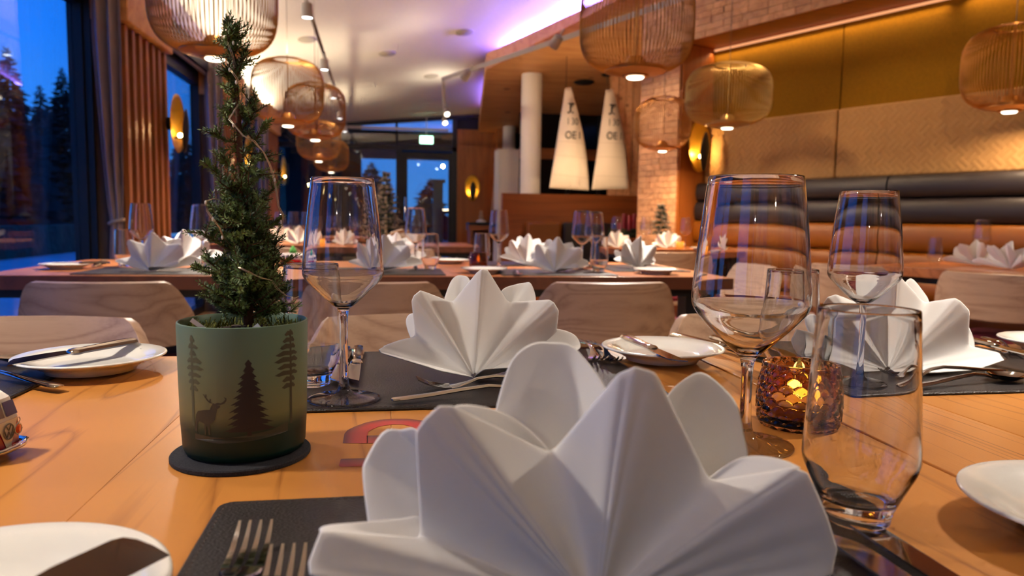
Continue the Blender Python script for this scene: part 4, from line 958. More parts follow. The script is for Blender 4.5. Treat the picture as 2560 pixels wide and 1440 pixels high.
p2 = [([(1100, 800, .036), (1112, 745, .048), (1128, 705, .056), (1142, 691, .058), (1158, 689, .058), (1176, 700, .054), (1190, 760, .044)], .012), ([(1225, 790, .040), (1254, 728, .050), (1288, 713, .058), (1315, 708, .060), (1332, 710, .060), (1343, 752, .056), (1330, 800, .044)], .012),
      ([(1040, 870, .040), (1024, 842, .050), (1014, 805, .054), (1026, 785, .054), (1050, 790, .050), (1070, 830, .042)], .008), ([(1340, 880, .036), (1380, 830, .050), (1400, 824, .058), (1440, 838, .064), (1455, 862, .064), (1448, 876, .060), (1400, 890, .048)], .008),
      ([(1050, 860, .030), (1000, 862, .030), (955, 868, .022), (1000, 850, .034), (1040, 842, .036)], .004)]
mid_me, mid_ap = napkin_from(1186, 944, f2, p2, .9)
napkin_obj(mid_me, mid_ap, 'white folded napkin in the middle, behind the front one')
# --- right napkin
f3 = [(2150, 930, -.004), (2080, 905, -.006), (1990, 890, .006), (1976, 852, .012), (1990, 822, .016), (2060, 838, .034), (2050, 770, .012), (2068, 742, .006), (2090, 735, .008), (2158, 762, .036), (2226, 694, .006), (2242, 689, .002), (2252, 692, .004), (2310, 756, .038), (2388, 744, .012), (2402, 752, .010), (2425, 776, .012), (2422, 864, .026), (2498, 881, .018), (2520, 898, .008), (2440, 925, -.016), (2330, 932, -.030), (2262, 930, -.030), (2246, 922, -.026)]
p3_ = [([(2128, 800, .036), (2140, 745, .050), (2150, 715, .056), (2175, 700, .058), (2205, 712, .054), (2215, 780, .044)], .012), ([(2255, 780, .040), (2268, 715, .050), (2284, 698, .056), (2298, 700, .058), (2315, 722, .056), (2330, 752, .052), (2330, 800, .042)], .012),
       ([(2380, 870, .036), (2420, 810, .048), (2436, 825, .054), (2443, 850, .054), (2440, 880, .048)], .008), ([(2080, 870, .040), (2040, 845, .048), (2020, 800, .052), (2045, 785, .052), (2075, 800, .046)], .008)]
rt_me, rt_ap = napkin_from(2236, 926, f3, p3_, .9)
napkin_obj(rt_me, rt_ap, 'white folded napkin on the right, behind the wine glass')
# --- napkins on the tables behind
BN = [(355, 682, -.80, 2.66, 0, 'leftmost white napkin on the middle table, by the window'), (470, 0, -.83, 3.16, .1, 'white napkin half hidden by the tree on the middle table'), (935, 0, -.03, 2.70, 0, 'white napkin on the middle table seen through the tall glass'), (985, 0, .02, 3.18, .2, 'white napkin on the middle table behind the tall glass, far side'),
      (1310, 0, .58, 3.14, .1, 'white napkin behind another at the centre of the middle table'), (1378, 0, .60, 2.66, 0, 'white napkin in front at the centre of the middle table'), (1590, 0, 1.02, 2.95, .35, 'white napkin at the right end of the middle table')]
for px, _, x, y, rz, lab in BN:
    napkin_obj(mid_me, (x, y, TZ + MT + .002), lab, rz)
p = onz(1545, 612, TZ)
for px, Y, rz, lab in ((745, 5.45, 0, 'distant white napkin on the window table right of the tree'), (700, 5.9, .3, 'distant white napkin just behind the little tree'), (860, 5.55, .2, 'distant white napkin behind the tall glass rim')):
    q = ony(px, 600, Y); napkin_obj(mid_me, (q.x, Y, TZ + .002), lab, rz)
for px, Y, rz, lab in ((1545, 5.26, .3, 'small distant napkin left of the little frosted tree'), (1668, 5.30, -.2, 'small distant napkin right of the little frosted tree'), (1825, 5.3, .8, 'small distant napkin seen through the big wine glass')):
    q = ony(px, 600, Y); q.x = min(q.x, 2.45); napkin_obj(mid_me, (q.x, Y, TZ + .002), lab, rz)
for d, c, rz, lab in ((1.72, 4.02, TRr + .4, 'left napkin of the pair on the bench table'), (1.50, 3.86, TRr - .2, 'right napkin of the pair on the bench table'), (.92, 3.86, TRr, 'napkin at the right edge on the bench table')):
    q = dc(d, c); napkin_obj(mid_me, (q.x, q.y, TZ + .002), lab, rz)
# ---- glasses on the tables behind
def far_glass(kind, px, Y, lab, dz=0.0):
    q = ony(px, 600, Y); put(kind, (wine_mid if Y < 4 else wine_far) if kind == 'wine_glass' else (tum_mid if Y < 4 else tum_far), (q.x, Y, TZ + dz), lab, 'wine glass' if kind == 'wine_glass' else 'tumbler', 'glasses on the tables behind')
for px, Y, lab in ((354, 2.92, 'wine glass behind the leftmost napkin by the window'), (505, 2.95, 'wine glass just left of the little tree'), (1039, 2.78, 'wine glass on the middle table right of the frosted tree'), (1247, 3.0, 'wine glass above the amber candle on the middle table'), (1455, 2.80, 'wine glass right of the central napkins'), (1486, 3.02, 'wine glass just behind and right of its twin at the centre')):
    far_glass('wine_glass', px, Y, lab, MT)
for px, Y, lab in ((1076, 2.86, 'tumbler beside the wine glass right of the frosted tree'), (1205, 3.08, 'tumbler just left of the wine glass above the amber candle'), (1499, 2.74, 'tumbler in front of the twin wine glasses'), (310, 2.98, 'tumbler left of the window-side wine glass')):
    far_glass('tumbler', px, Y, lab, 0)
for px, Y, lab in ((702, 5.42, 'distant wine glass nearest the tree'), (735, 5.50, 'second distant wine glass right of the tree'), (768, 5.60, 'third distant wine glass right of the tree'), (812, 5.75, 'distant wine glass seen inside the tall glass, left'), (838, 5.95, 'distant wine glass seen inside the tall glass, middle'), (890, 5.8, 'distant wine glass seen inside the tall glass, right'), (1540, 5.45, 'distant wine glass behind the red candles'), (1614, 5.22, 'distant wine glass left of the little frosted tree'), (1713, 5.25, 'distant wine glass in front of the wooden jamb')):
    far_glass('wine_glass', px, Y, lab)
for d, c, k, lab in ((1.75, 4.12, 'wine_glass', 'wine glass behind the pair of napkins on the bench table'), (1.20, 3.9, 'wine_glass', 'wine glass near the right edge on the bench table'), (1.17, 3.80, 'tumbler', 'tumbler in front of the right edge wine glass'), (1.86, 3.88, 'tumbler', 'tumbler left of the napkin pair on the bench table')):
    q = dc(d, c); put(k, wine_far if k == 'wine_glass' else tum_far, (q.x, q.y, TZ), lab, 'wine glass' if k == 'wine_glass' else 'tumbler', 'glasses on the tables behind')
for px, py, lab in ((165, 665, 'white side plate at the window end of the middle table'), (1210, 676, 'white side plate below the amber candle on the middle table'), (1640, 678, 'white side plate right of the end napkin'), (1125, 653, 'white side plate on the far side of the middle table'), (1755, 622, 'small distant plate on the table before the pillar')):
    q = onz(px, py, TZ + .01); put('side_plate', plate_far, (q.x, q.y, TZ), lab, 'plate', 'side plates on the tables behind')
for px, py, px2, py2, me, nm, lab in ((262, 657, 205, 680, FK, 'fork', 'fork beside the leftmost napkin'), (255, 660, 190, 684, FK, 'fork', 'outer fork beside the leftmost napkin'), (130, 662, 215, 661, BK, 'butter_knife', 'butter knife on the window end plate'), (1300, 690, 1262, 668, FK, 'fork', 'fork left of the central napkins')):
    z = TZ + .024 if nm == 'butter_knife' else TZ + MT
    lay(nm, me, onz(px, py, z), onz(px2, py2, z), lab, 'fork' if nm == 'fork' else 'knife')
# ================================================================== POTTED TREE
PC = Vector((-.118, .626, TZ + .0045))
co = tag(MB().lathe([(0, 0), (.0535, 0), (.0545, .001), (.0545, .0035), (.0535, .0045), (0, .0045)], 72).build('coaster', felt, None, True, 40, loc=(PC.x - .002, PC.y - .006, TZ)), 'round black felt coaster under the green pot', 'coaster')
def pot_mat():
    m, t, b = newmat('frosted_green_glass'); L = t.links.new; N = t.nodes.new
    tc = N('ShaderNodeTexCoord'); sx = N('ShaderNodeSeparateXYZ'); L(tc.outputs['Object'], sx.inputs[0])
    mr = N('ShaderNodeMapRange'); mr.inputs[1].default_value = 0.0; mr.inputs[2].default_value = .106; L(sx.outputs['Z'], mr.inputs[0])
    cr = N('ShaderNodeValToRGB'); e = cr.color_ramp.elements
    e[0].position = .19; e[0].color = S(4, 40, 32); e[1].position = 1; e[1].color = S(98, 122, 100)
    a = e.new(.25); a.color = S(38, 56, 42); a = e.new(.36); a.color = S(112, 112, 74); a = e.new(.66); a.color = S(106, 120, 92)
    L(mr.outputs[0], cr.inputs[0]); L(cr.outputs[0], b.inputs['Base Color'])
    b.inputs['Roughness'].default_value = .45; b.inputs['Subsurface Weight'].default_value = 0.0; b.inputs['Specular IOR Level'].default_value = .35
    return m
PR0, PR1, PH = .0478, .0505, .1065
pt_ = thing('potted_tree', 'small bushy conifer in a green glass pot with deer print', 'potted plant', PC)
def PRad(z): return PR0 + (PR1 - PR0) * min(1, z / .03 if z < .03 else 1)
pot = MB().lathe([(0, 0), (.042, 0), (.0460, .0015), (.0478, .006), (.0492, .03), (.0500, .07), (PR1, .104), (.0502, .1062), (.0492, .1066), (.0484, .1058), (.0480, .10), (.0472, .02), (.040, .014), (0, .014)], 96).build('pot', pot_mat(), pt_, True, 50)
# printed silhouettes, laid on the pot's curve
def on_pot(u, z, lift=.00025):
    """u: metres along the circumference from the side facing the camera"""
    a0 = atan2(CAM.y - PC.y, CAM.x - PC.x); r = (.0492 + (.0505 - .0492) * max(0, z - .03) / .075 if z > .03 else .0478 + (.0492 - .0478) * z / .03) + lift
    a = a0 + u / r; return (r * cos(a), r * sin(a), z)
def print_shape(name, polys, mat):
    mb = MB()
    for poly in polys:
        tri = tessellate_polygon([[Vector((x, y, 0)) for x, y in poly]]); T = [[Vector((*poly[i], 0)) for i in t] for t in tri]
        for _ in range(3):
            nT = []
            for a, b, c in T:
                if max((a - b).length, (b - c).length, (c - a).length) < .0035: nT.append([a, b, c]); continue
                ab, bc, ca = (a + b) / 2, (b + c) / 2, (c + a) / 2; nT += [[a, ab, ca], [ab, b, bc], [ca, bc, c], [ab, bc, ca]]
            T = nT
        for t in T: mb.add([on_pot(p.x, p.y) for p in t], [(0, 1, 2)])
    return mb.build(name, mat, pot, fix=False)
ink = pm('print_dark', S(38, 26, 20), .5); ink2 = pm('print_mid', S(58, 56, 38), .5); ink3 = pm('print_faint', S(76, 84, 60), .5)
SX = .0985 / 306                # metres per photo pixel on the pot's front
def pp(l): return [((x - 619) * SX * 1.0, (1147 - y) * SX + .002) for x, y in l]
random.seed(3)
def fir_poly(cx, top, base, wmax, rows=11, trunk=10):
    L_, R_ = [], []
    for k in range(rows):
        f = (k + .6) / rows; y = top + (base - top) * f; w = wmax * (.10 + .9 * f) * random.uniform(.88, 1.08)
        yi = top + (base - top) * (k + .95) / rows
        R_ += [(cx + w, y + 5 * f + random.uniform(-1, 3)), (cx + w * .70, yi - 3), (cx + w * .80, yi + 1), (cx + w * .52, yi)]; w2 = wmax * (.10 + .9 * f) * random.uniform(.88, 1.08)
        L_ += [(cx - w2, y + 5 * f + random.uniform(-1, 3)), (cx - w2 * .70, yi - 3), (cx - w2 * .80, yi + 1), (cx - w2 * .52, yi)]
    return [(cx, top)] + R_ + [(cx + trunk / 2, base), (cx + trunk / 2, base + 10), (cx - trunk / 2, base + 10), (cx - trunk / 2, base)] + L_[::-1]
print_shape('fir_print', [pp(fir_poly(628, 897, 1072, 62))], ink)
print_shape('ground_print', [pp([(492, 1078), (535, 1082), (575, 1085), (620, 1080), (680, 1074), (726, 1062), (726, 1086), (640, 1094), (560, 1098), (492, 1092)])], ink2)
deer = [(492, 1072), (497, 1032), (504, 1022), (525, 1018), (537, 1017), (541, 1008), (546, 1000), (556, 1005), (563, 1006), (562, 1011), (556, 1014), (552, 1030), (550, 1040), (541, 1050), (536, 1052), (537, 1078), (533, 1078), (530, 1056), (527, 1056), (526, 1078), (522, 1078), (522, 1052), (508, 1047), (502, 1052), (500, 1072)]
ant1 = [(545, 1001), (536, 1000), (528, 993), (522, 984), (519, 980), (523, 981), (526, 986), (527, 980), (530, 981), (529, 988), (536, 996), (538, 990), (541, 991), (540, 998)]
ant2 = [(550, 1002), (556, 999), (564, 1000), (570, 997), (575, 991), (572, 985), (576, 987), (578, 988), (578, 994), (573, 1001), (564, 1004), (554, 1005)]
print_shape('deer_print', [pp(deer), pp(ant1), pp(ant2)], ink2)
def pine(cx, top, base, side, n, w):
    polys = [[(cx - 3, top), (cx + 3, top), (cx + 4, base), (cx - 4, base)]]
    for k in range(n):
        y = top + (base - top) * .62 * (k + .5) / n; ww = w * random.uniform(.5, 1.0) * (.35 + .65 * min(1, (k + 1) / n * 1.8))
        for sg in ((-1, 1) if side == 0 else (side, -side)):
            l = ww * (1 if sg == side or side == 0 else .55); d = 8 * random.uniform(.6, 1.2)
            polys.append([(cx, y - 4), (cx + sg * l * .5, y - d * .8), (cx + sg * l, y + 3), (cx + sg * l * .75, y + 7), (cx + sg * l * .35, y + 5), (cx, y + 7)])
    return polys
print_shape('pine_print', [pp(p_) for p_ in pine(737, 835, 1070, -1, 9, 52)], ink2)
print_shape('pine_print', [pp(p_) for p_ in pine(488, 842, 1060, 1, 8, 36)], ink3)
# moss and soil
moss = pm('moss', S(104, 106, 40), .95, noise=(220, .5), bump=(260, 1, .004)); soil = pm('soil', S(48, 34, 26), .95, noise=(200, .4), bump=(160, 1, .004))
random.seed(7)
MB().grid(lambda u, v: (.0470 * v * cos(2 * pi * u), .0470 * v * sin(2 * pi * u), .0950 + .006 * (1 - v) + .003 * sin(7 * 2 * pi * u) * v * (1 - v) * 2), 40, 10, True).build('soil', soil, pt_, True)
mm = MB()
for k in range(420):
    a = random.uniform(0, 2 * pi); r = .047 * sqrt(random.uniform(.25, .97)); h = random.uniform(.004, .011); b = Vector((r * cos(a), r * sin(a), .0955)); tlt = Vector((random.uniform(-.005, .005), random.uniform(-.005, .005), h)); s_ = Vector((cos(a * 3), sin(a * 3), 0)) * .0009
    mm.add([b - s_, b + s_, b + tlt + s_ * .4, b + tlt - s_ * .4], [(0, 1, 2, 3)])
o = mm.build('moss', moss, pt_); o['kind'] = 'stuff'
bark = pm('bark', S(86, 52, 32), .9, noise=(300, .3), bump=(300, .8, .001))
TD = (PC.x * WF.x + PC.y * WF.y) / 1.0
DT = (PC - CAM).dot(WF)
def tp(px, py, dz=0.0):        # a point in the tree's own vertical plane, pushed dz along the view
    p = ony(px, py, PC.y) + Vector((0, dz, 0)); return p - PC
trunk_px = [(622, 812), (617, 700), (610, 600), (603, 500), (600, 420), (598, 330), (592, 230), (586, 150), (579, 95), (572, 62)]
tr_pts = [tp(x, y) for x, y in trunk_px]
MB().tube(tr_pts, [.0042, .0038, .0034, .003, .0027, .0023, .0018, .0014, .0010, .0005], 8).build('trunk', bark, pt_, True)
def trunk_at(py):
    for (x0, y0), (x1, y1) in zip(trunk_px, trunk_px[1:]):
        if y1 <= py <= y0:
            t = (y0 - py) / (y0 - y1); return tp(x0 + (x1 - x0) * t, py)
    return tr_pts[0] if py > 812 else tr_pts[-1]
random.seed(21)
BR = [(470, 508, 405, .0), (400, 660, 300, .01), (355, 530, 335, .0), (300, 640, 250, .005), (410, 668, 440, -.01), (365, 668, 398, .008), (520, 688, 470, .0), (560, 640, 545, -.02), (640, 500, 578, .0), (690, 475, 670, .005), (690, 722, 652, .0), (650, 705, 590, .01), (770, 732, 778, .0), (760, 505, 735, -.01), (610, 560, 520, -.015), (590, 700, 545, .01), (740, 540, 650, -.02), (740, 690, 690, -.02),
      (250, 566, 222, .0), (200, 566, 165, .0), (190, 612, 118, .005), (130, 606, 92, .0), (110, 566, 62, .0), (240, 560, 285, .004), (320, 568, 300, -.005), (330, 640, 268, .0), (430, 548, 395, .01), (450, 640, 400, -.012), (480, 560, 455, -.02), (500, 660, 520, .02)]
branches = []
for y0, px, py, dz in BR: branches.append((trunk_at(min(812, y0)), tp(px, py, dz)))
# filler twigs all round, fuller towards the pot
for k in range(150):
    f = random.random() ** .72; py = 800 - 560 * (1 - f) if random.random() < .15 else 800 - 340 * (1 - f)
    b0 = trunk_at(py); w = (95 if py > 700 else 75 if py > 560 else 45 if py > 430 else 24) * random.uniform(.45, 1.05) / F * DT
    a = random.uniform(0, 2 * pi); branches.append((b0, b0 + Vector((w * cos(a), w * sin(a), random.uniform(.2, .75) * w))))
for k in range(22):
    py = 60 + 200 * random.random(); b0 = trunk_at(py); w = random.uniform(8, 20) / F * DT; a = random.uniform(0, 2 * pi); branches.append((b0, b0 + Vector((w * cos(a), w * sin(a), w * .7))))
tw = MB(); nd = MB()
def needles(p, q, n, ln):
    ax = (q - p); L_ = ax.length
    if L_ < 1e-5: return
    ax.normalize(); s1 = ax.cross(Vector((.3, .2, .93))).normalized(); s2 = ax.cross(s1)
    for k in range(n):
        f = (k + random.random()) / n; a = k * 2.4 + random.uniform(-.5, .5); out = s1 * cos(a) + s2 * sin(a); g = random.uniform(.25, 1.0) if f < .93 else random.uniform(.9, 1.6)
        d = (out + ax * g + Vector((0, 0, .15))).normalized(); l = ln * random.uniform(.7, 1.15) * (1 - .25 * f); b = p + (q - p) * f; wv = d.cross(out + Vector((.01, .02, .03))).normalized() * (ln * .10)
        m1 = b + d * l * .5 + out * l * .05; nd.add([b, m1 + wv, b + d * l, m1 - wv], [(0, 1, 2), (0, 2, 3)])
for i, (p, q) in enumerate(branches):
    sag = Vector((0, 0, .004)); mid = (p + q) / 2 - sag * .6
    tw.tube([p, mid, q], [.0011, .0008, .0004], 5)
    L_ = (q - p).length; n = max(24, int(L_ / .00026)); fl = i < len(BR)
    needles(p.lerp(mid, .35), mid, n // 3, .0056); needles(mid, q, n // 2, .0056)
    for s_ in range((7 if fl else 4) if L_ > .018 else 2):        # side shoots
        f = random.uniform(.35, .95); b = (mid.lerp(q, (f - .5) * 2) if f > .5 else p.lerp(mid, f * 2)); dd = (q - p).normalized(); side = Vector((random.uniform(-1, 1), random.uniform(-1, 1), random.uniform(-.2, .9))).normalized()
        e = b + (dd * .5 + side * .8).normalized() * random.uniform(.008, .016); tw.tube([b, e], [.0006, .0003], 4); needles(b, e, 30, .0054)
for (p, q) in zip(tr_pts[3:], tr_pts[4:]): needles(p, q, 26, .006)
tw.build('twigs', bark, pt_)
leafm, t_, b_ = newmat('needle_green'); oi = t_.nodes.new('ShaderNodeTexCoord'); nn = t_.nodes.new('ShaderNodeTexNoise'); nn.inputs['Scale'].default_value = 55; cr = t_.nodes.new('ShaderNodeValToRGB')
cr.color_ramp.elements[0].position = .35; cr.color_ramp.elements[0].color = S(46, 72, 32); cr.color_ramp.elements[1].position = .68; cr.color_ramp.elements[1].color = S(122, 144, 70)
t_.links.new(oi.outputs['Object'], nn.inputs['Vector']); t_.links.new(nn.outputs[0], cr.inputs[0]); t_.links.new(cr.outputs[0], b_.inputs['Base Color']); b_.inputs['Roughness'].default_value = .5
b_.inputs['Transmission Weight'].default_value = 0
o = nd.build('foliage', leafm, pt_); o['kind'] = 'stuff'
# clear plastic tags stuck in the soil
clear_pl = pm('clear_plastic', S(214, 216, 220), .15, spec=.8)
def strip(a, b, w, lab=None):
    a, b = Vector(a), Vector(b); d = (b - a).normalized(); s_ = d.cross(Vector((0, 1, 0))).normalized() * w
    MB().quadbox(a - s_, a + s_, b + s_, b - s_, (0, .0006, 0)).build('plastic_tag', clear_pl, pt_, fix=True)
strip(tp(556, 815, -.040), tp(512, 782, -.042), .0016); strip(tp(680, 822, -.040), tp(658, 797, -.038), .0026)
# fairy light wire
wire = pm('silver_wire', S(196, 178, 150), .3, .9); bead = pm('clear_bead', S(236, 232, 220), .1, spec=.9)
fy = thing('fairy_lights', 'thin silver fairy light wire wound around the little tree', 'string lights', PC)
W1 = [(570, 108, -.006), (585, 140, -.012), (588, 165, .0), (582, 180, -.012), (600, 205, -.016), (606, 225, -.01), (605, 205 + 40, .0), (582, 305, -.016), (600, 322, -.022), (622, 348, -.026), (648, 362, -.026), (668, 385, -.02), (680, 415, -.014), (690, 450, -.012), (695, 480, -.012), (700, 515, -.012), (711, 540, -.01), (706, 562, -.006), (690, 578, .004)]
W2 = [(560, 500, -.02), (548, 500, -.024), (534, 504, -.026), (536, 528, -.026), (550, 548, -.026), (565, 568, -.024), (572, 592, -.022), (580, 610, -.01)]
W3 = [(614, 662, -.03), (640, 676, -.03), (665, 686, -.03), (690, 695, -.024), (702, 715, -.024), (722, 732, -.02), (742, 738, -.02), (738, 750, -.02), (722, 752, -.018), (700, 742, -.01)]
W4 = [(738, 742, -.02), (752, 736, -.02)]
for w in (W1, W2, W3, W4):
    mb = MB().tube([tp(x, y, d) for x, y, d in w], .00032, 5); mb.build('wire', wire, fy, True)
    mb = MB().tube([tp(x, y, d) + Vector((.0009, 0, .0007 * sin(i * 2.1))) for i, (x, y, d) in enumerate(w)], .0003, 5); mb.build('wire', wire, fy, True)
for x, y, d in ((582, 182, -.012), (601, 215, -.016), (598, 322, -.022), (692, 452, -.012), (534, 508, -.026), (551, 548, -.026), (571, 592, -.022), (738, 740, -.02), (706, 555, -.008), (587, 112, -.006)):
    MB().lathe([(0, -.0018), (.0007, -.0012), (.0009, 0), (.0007, .0012), (0, .0018)], 10, tp(x, y, d)).build('bead', bead, fy, True)

# ================================================================== AMBER CANDLE HOLDER
amber = pm('amber_glass', S(206, 150, 96), .02, trans=1.0, ior=1.45)
def holder(n=17, rows=9, H=.062):
    nu, nv = n * 12, rows * 10
    def R(z):
        f = z / H; return .0345 + .0035 * sin(pi * min(1, f * 1.05)) - .003 * f
    cw = 2 * pi * .037 / n; hh = H / rows; rho = max(.62 * cw, .60 * hh + .25 * cw)
    def outer(u, v):
        z = v * H; j = int(z / hh); b = 0.0
        for jj in range(j - 2, j + 2):          # the lower scale lies over the upper one
            zc = (jj + .30) * hh; cu = u * n + .5 * (jj % 2); du = (cu - round(cu)) * cw; e = (du * du + (z - zc) ** 2) / rho ** 2
            if e < 1: b = (1 - e) ** .5; break
        r = R(z) + .0030 * b - .0006; r *= (.92 + .08 * min(1, v * 12)); a = 2 * pi * u; return (r * cos(a), r * sin(a), z)
    m = MB().grid(outer, nu, nv, True); o0 = len(m.v); top = list(range((nv - 1) * nu, nv * nu)); botm = list(range(nu))
    rin = lambda z: R(z) - .0035
    rings = [(rin(H), H), (rin(H * .7), H * .7), (rin(H * .4), H * .4), (rin(.012), .012), (rin(.008) * .8, .008)]; prev = top
    for r, z in rings:
        ids = [len(m.v) + i for i in range(nu)]; m.v += [(r * cos(2 * pi * i / nu), r * sin(2 * pi * i / nu), z) for i in range(nu)]
        m.f += [(prev[i], prev[(i + 1) % nu], ids[(i + 1) % nu], ids[i]) for i in range(nu)]; prev = ids
    c = len(m.v); m.v.append((0, 0, .008)); m.f += [(prev[i], prev[(i + 1) % nu], c) for i in range(nu)]
    c = len(m.v); m.v.append((0, 0, 0)); m.f += [(botm[(i + 1) % nu], botm[i], c) for i in range(nu)]
    return m
hp = Vector((.391, .652, TZ))
ch_ = thing('candle_holder', 'amber scalloped glass holder with a lit tealight, right of the front napkin', 'candle holder', hp)
holder().build('glass_cup', amber, ch_, True, 75)
wax = pm('wax', S(236, 214, 180), .6, spec=.3); flame_m = emis('flame', (1, .78, .13, 1), 3)
MB().lathe([(0, .009), (.026, .009), (.026, .022), (.024, .0235), (0, .0225)], 32).build('tealight', wax, ch_, True, 50)
MB().lathe([(0, .0225), (.003, .025), (.0042, .030), (.0032, .038), (.0012, .045), (0, .048)], 16).build('flame', flame_m, ch_, True)
point('flame_light', hp + Vector((0, 0, .035)), .08, (1, .60, .18), .006)
far_amber = thin_glass('far_amber', S(196, 130, 70), 1.6)
q = ony(1196, 650, 3.0); c2 = thing('candle_holder', 'small amber candle holder on the middle table', 'candle holder', (q.x, 3.0, TZ))
holder(14, 6).build('glass_cup', far_amber, c2, True); MB().lathe([(0, .009), (.026, .009), (.026, .022), (0, .0225)], 20).build('tealight', wax, c2, True); MB().lathe([(0, .0225), (.004, .027), (.006, .034), (.003, .045), (0, .052)], 12).build('flame', flame_m, c2, True)
for px, Y, lab in ((786, 5.38, 'orange tealight glass on the window table'), (1700, 5.17, 'orange tealight glass on the table before the pillar')):
    q = ony(px, 600, Y); c3 = thing('candle_holder', lab, 'candle holder', (q.x, Y, TZ))
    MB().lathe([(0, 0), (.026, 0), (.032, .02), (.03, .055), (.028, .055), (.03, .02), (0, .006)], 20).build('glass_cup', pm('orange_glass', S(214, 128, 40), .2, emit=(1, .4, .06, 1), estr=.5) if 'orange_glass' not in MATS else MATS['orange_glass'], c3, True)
    MB().lathe([(0, .012), (.004, .02), (.003, .035), (0, .042)], 10).build('flame', flame_m, c3, True)

# ================================================================== TOY VANS
red_p = pm('toy_red', S(176, 16, 22), .22, coat=.5); white_p = pm('toy_white', S(240, 232, 222), .25, coat=.5); win_p = pm('toy_window', S(96, 84, 110), .08, spec=.9); tyre = pm('tyre', S(22, 20, 20), .8); grey_p = pm('toy_grey', S(112, 104, 92), .5)
green_t = pm('toy_tree_green', S(70, 150, 60), .8, noise=(300, .3), bump=(300, 1, .002))
def van(loc, rz, lab, sc=1.0):
    t = thing('toy_van', lab, 'toy van', loc, rz); t.scale = (sc, sc, sc)
    Lh, Wh = .052, .0215
    def section(x, z):
        """half width of the body at length x, height z"""
        f = abs(x) / Lh; w = Wh * (1 - .28 * max(0, f - .72) ** 1 * 3.2 * max(0, f - .72) / .28)
        if z > .030: w *= 1 - .16 * ((z - .030) / .022) ** 1.5
        return w
    def loft(z0, z1, xs0, xs1, nz, mat, name, cap=True):
        n = 40; m = MB(); rows = []
        for j in range(nz + 1):
            z = z0 + (z1 - z0) * j / nz; xl = xs0 + (xs1 - xs0) * j / nz; row = []
            for k in range(n):
                a = 2 * pi * k / n; e = .32; x = xl * abs(cos(a)) ** e * (1 if cos(a) >= 0 else -1); y = section(0, z) * abs(sin(a)) ** e * (1 if sin(a) >= 0 else -1); row.append((x, y, z))
            rows.append(row)
        vs = [p for r in rows for p in r]; fs = [(j * n + k, j * n + (k + 1) % n, (j + 1) * n + (k + 1) % n, (j + 1) * n + k) for j in range(nz) for k in range(n)]
        fs += [tuple(range(n - 1, -1, -1)), tuple(nz * n + k for k in range(n))]
        return m.add(vs, fs).build(name, mat, t, True, 50)
    loft(.009, .030, .0525, .0520, 4, red_p, 'lower_body'); loft(.030, .047, .0520, .0470, 5, white_p, 'cabin'); loft(.047, .052, .0470, .040, 4, white_p, 'roof')
    # white V on the nose, emblem, lamps, bumper
    fx = .0531
    MB().add([(fx - .0004, -.0125, .0302), (fx - .0004, .0125, .0302), (fx, .0030, .0095), (fx, -.0030, .0095)], [(0, 3, 2, 1)]).build('nose_panel', white_p, t)
    e0 = (fx + .0006, 0, .0215)
    em = MB().tube([(e0[0], .0062 * cos(a), e0[2] + .0062 * sin(a)) for a in [2 * pi * k / 24 for k in range(24)]], .00055, 5, closed=True)
    for a, b in (((-.0030, .0052), (0, .0008)), ((.0030, .0052), (0, .0008)), ((-.0054, .0022), (-.0024, -.0050)), ((.0054, .0022), (.0024, -.0050)), ((-.0024, -.0050), (0, .0)), ((.0024, -.0050), (0, .0))):
        em.tube([(e0[0], a[0], e0[2] + a[1]), (e0[0], b[0], e0[2] + b[1])], .0005, 4)
    em.build('emblem', grey_p, t)
    for sy in (-1, 1):
        h = MB().lathe([(0, .0022), (.0030, .0018), (.0040, 0), (.0040, -.002), (0, -.002)], 16).build('headlamp', pm('headlamp_amber', S(236, 92, 40), .1) if 'headlamp_amber' not in MATS else MATS['headlamp_amber'], t, True, 50, loc=(.0515, sy * .0140, .0200)); h.rotation_euler = (0, pi / 2, sy * .35)
        h = MB().tube([(.0520, sy * .0140 + .0043 * cos(a), .0200 + .0043 * sin(a)) for a in [2 * pi * k / 20 for k in range(20)]], .0006, 5, closed=True).build('lamp_ring', chrome, t, True)
        g = MB().tube([(.0510, sy * .0160 + .0022 * cos(a), .0268 + .0022 * sin(a)) for a in [2 * pi * k / 14 for k in range(14)]], .0004, 4, closed=True).build('indicator', chrome, t, True)
        MB().add([(.0518, sy * .0010, .0330), (.0510, sy * .0155, .0330), (.0480, sy * .0145, .0445), (.0485, sy * .0010, .0445)], [(0, 1, 2, 3)] if sy > 0 else [(3, 2, 1, 0)]).build('windscreen', win_p, t)
        for x0 in (-.040, -.018, .004, .026): MB().add([(x0, sy * .02165, .033), (x0 + .017, sy * .02165, .033), (x0 + .017, sy * .0203, .0435), (x0, sy * .0203, .0435)], [(0, 1, 2, 3)] if sy < 0 else [(3, 2, 1, 0)]).build('side_window', win_p, t)
        for x0 in (-.031, .031):
            w_ = MB().lathe([(0, -.004), (.0088, -.004), (.0095, -.002), (.0095, .002), (.0088, .004), (.006, .004), (.005, .0046), (0, .0046)], 24).build('wheel', tyre, t, True, 40, loc=(x0, sy * .0185, .0095)); w_.rotation_euler = (-sy * pi / 2, 0, 0)
            MB().lathe([(0, .006), (.003, .0056), (.005, .0046), (0, .0046)], 16).build('hub_cap', chrome, w_, True)
    MB().tube([(.044, -.0235, .0095), (.053, -.0215, .009), (.0565, -.012, .0085), (.0570, 0, .0083), (.0565, .012, .0085), (.053, .0215, .009), (.044, .0235, .0095)], .0024, 8).build('bumper', chrome, t, True)
    m = MB()
    m.lathe([(0, .052), (.012, .052), (.016, .058), (.012, .066), (.006, .076), (0, .083)], 16).build('roof_tree', green_t, t, True)
    return t
van((-.352, .640, TZ), radians(-8.5), 'red and white toy van at the left edge of the near table')
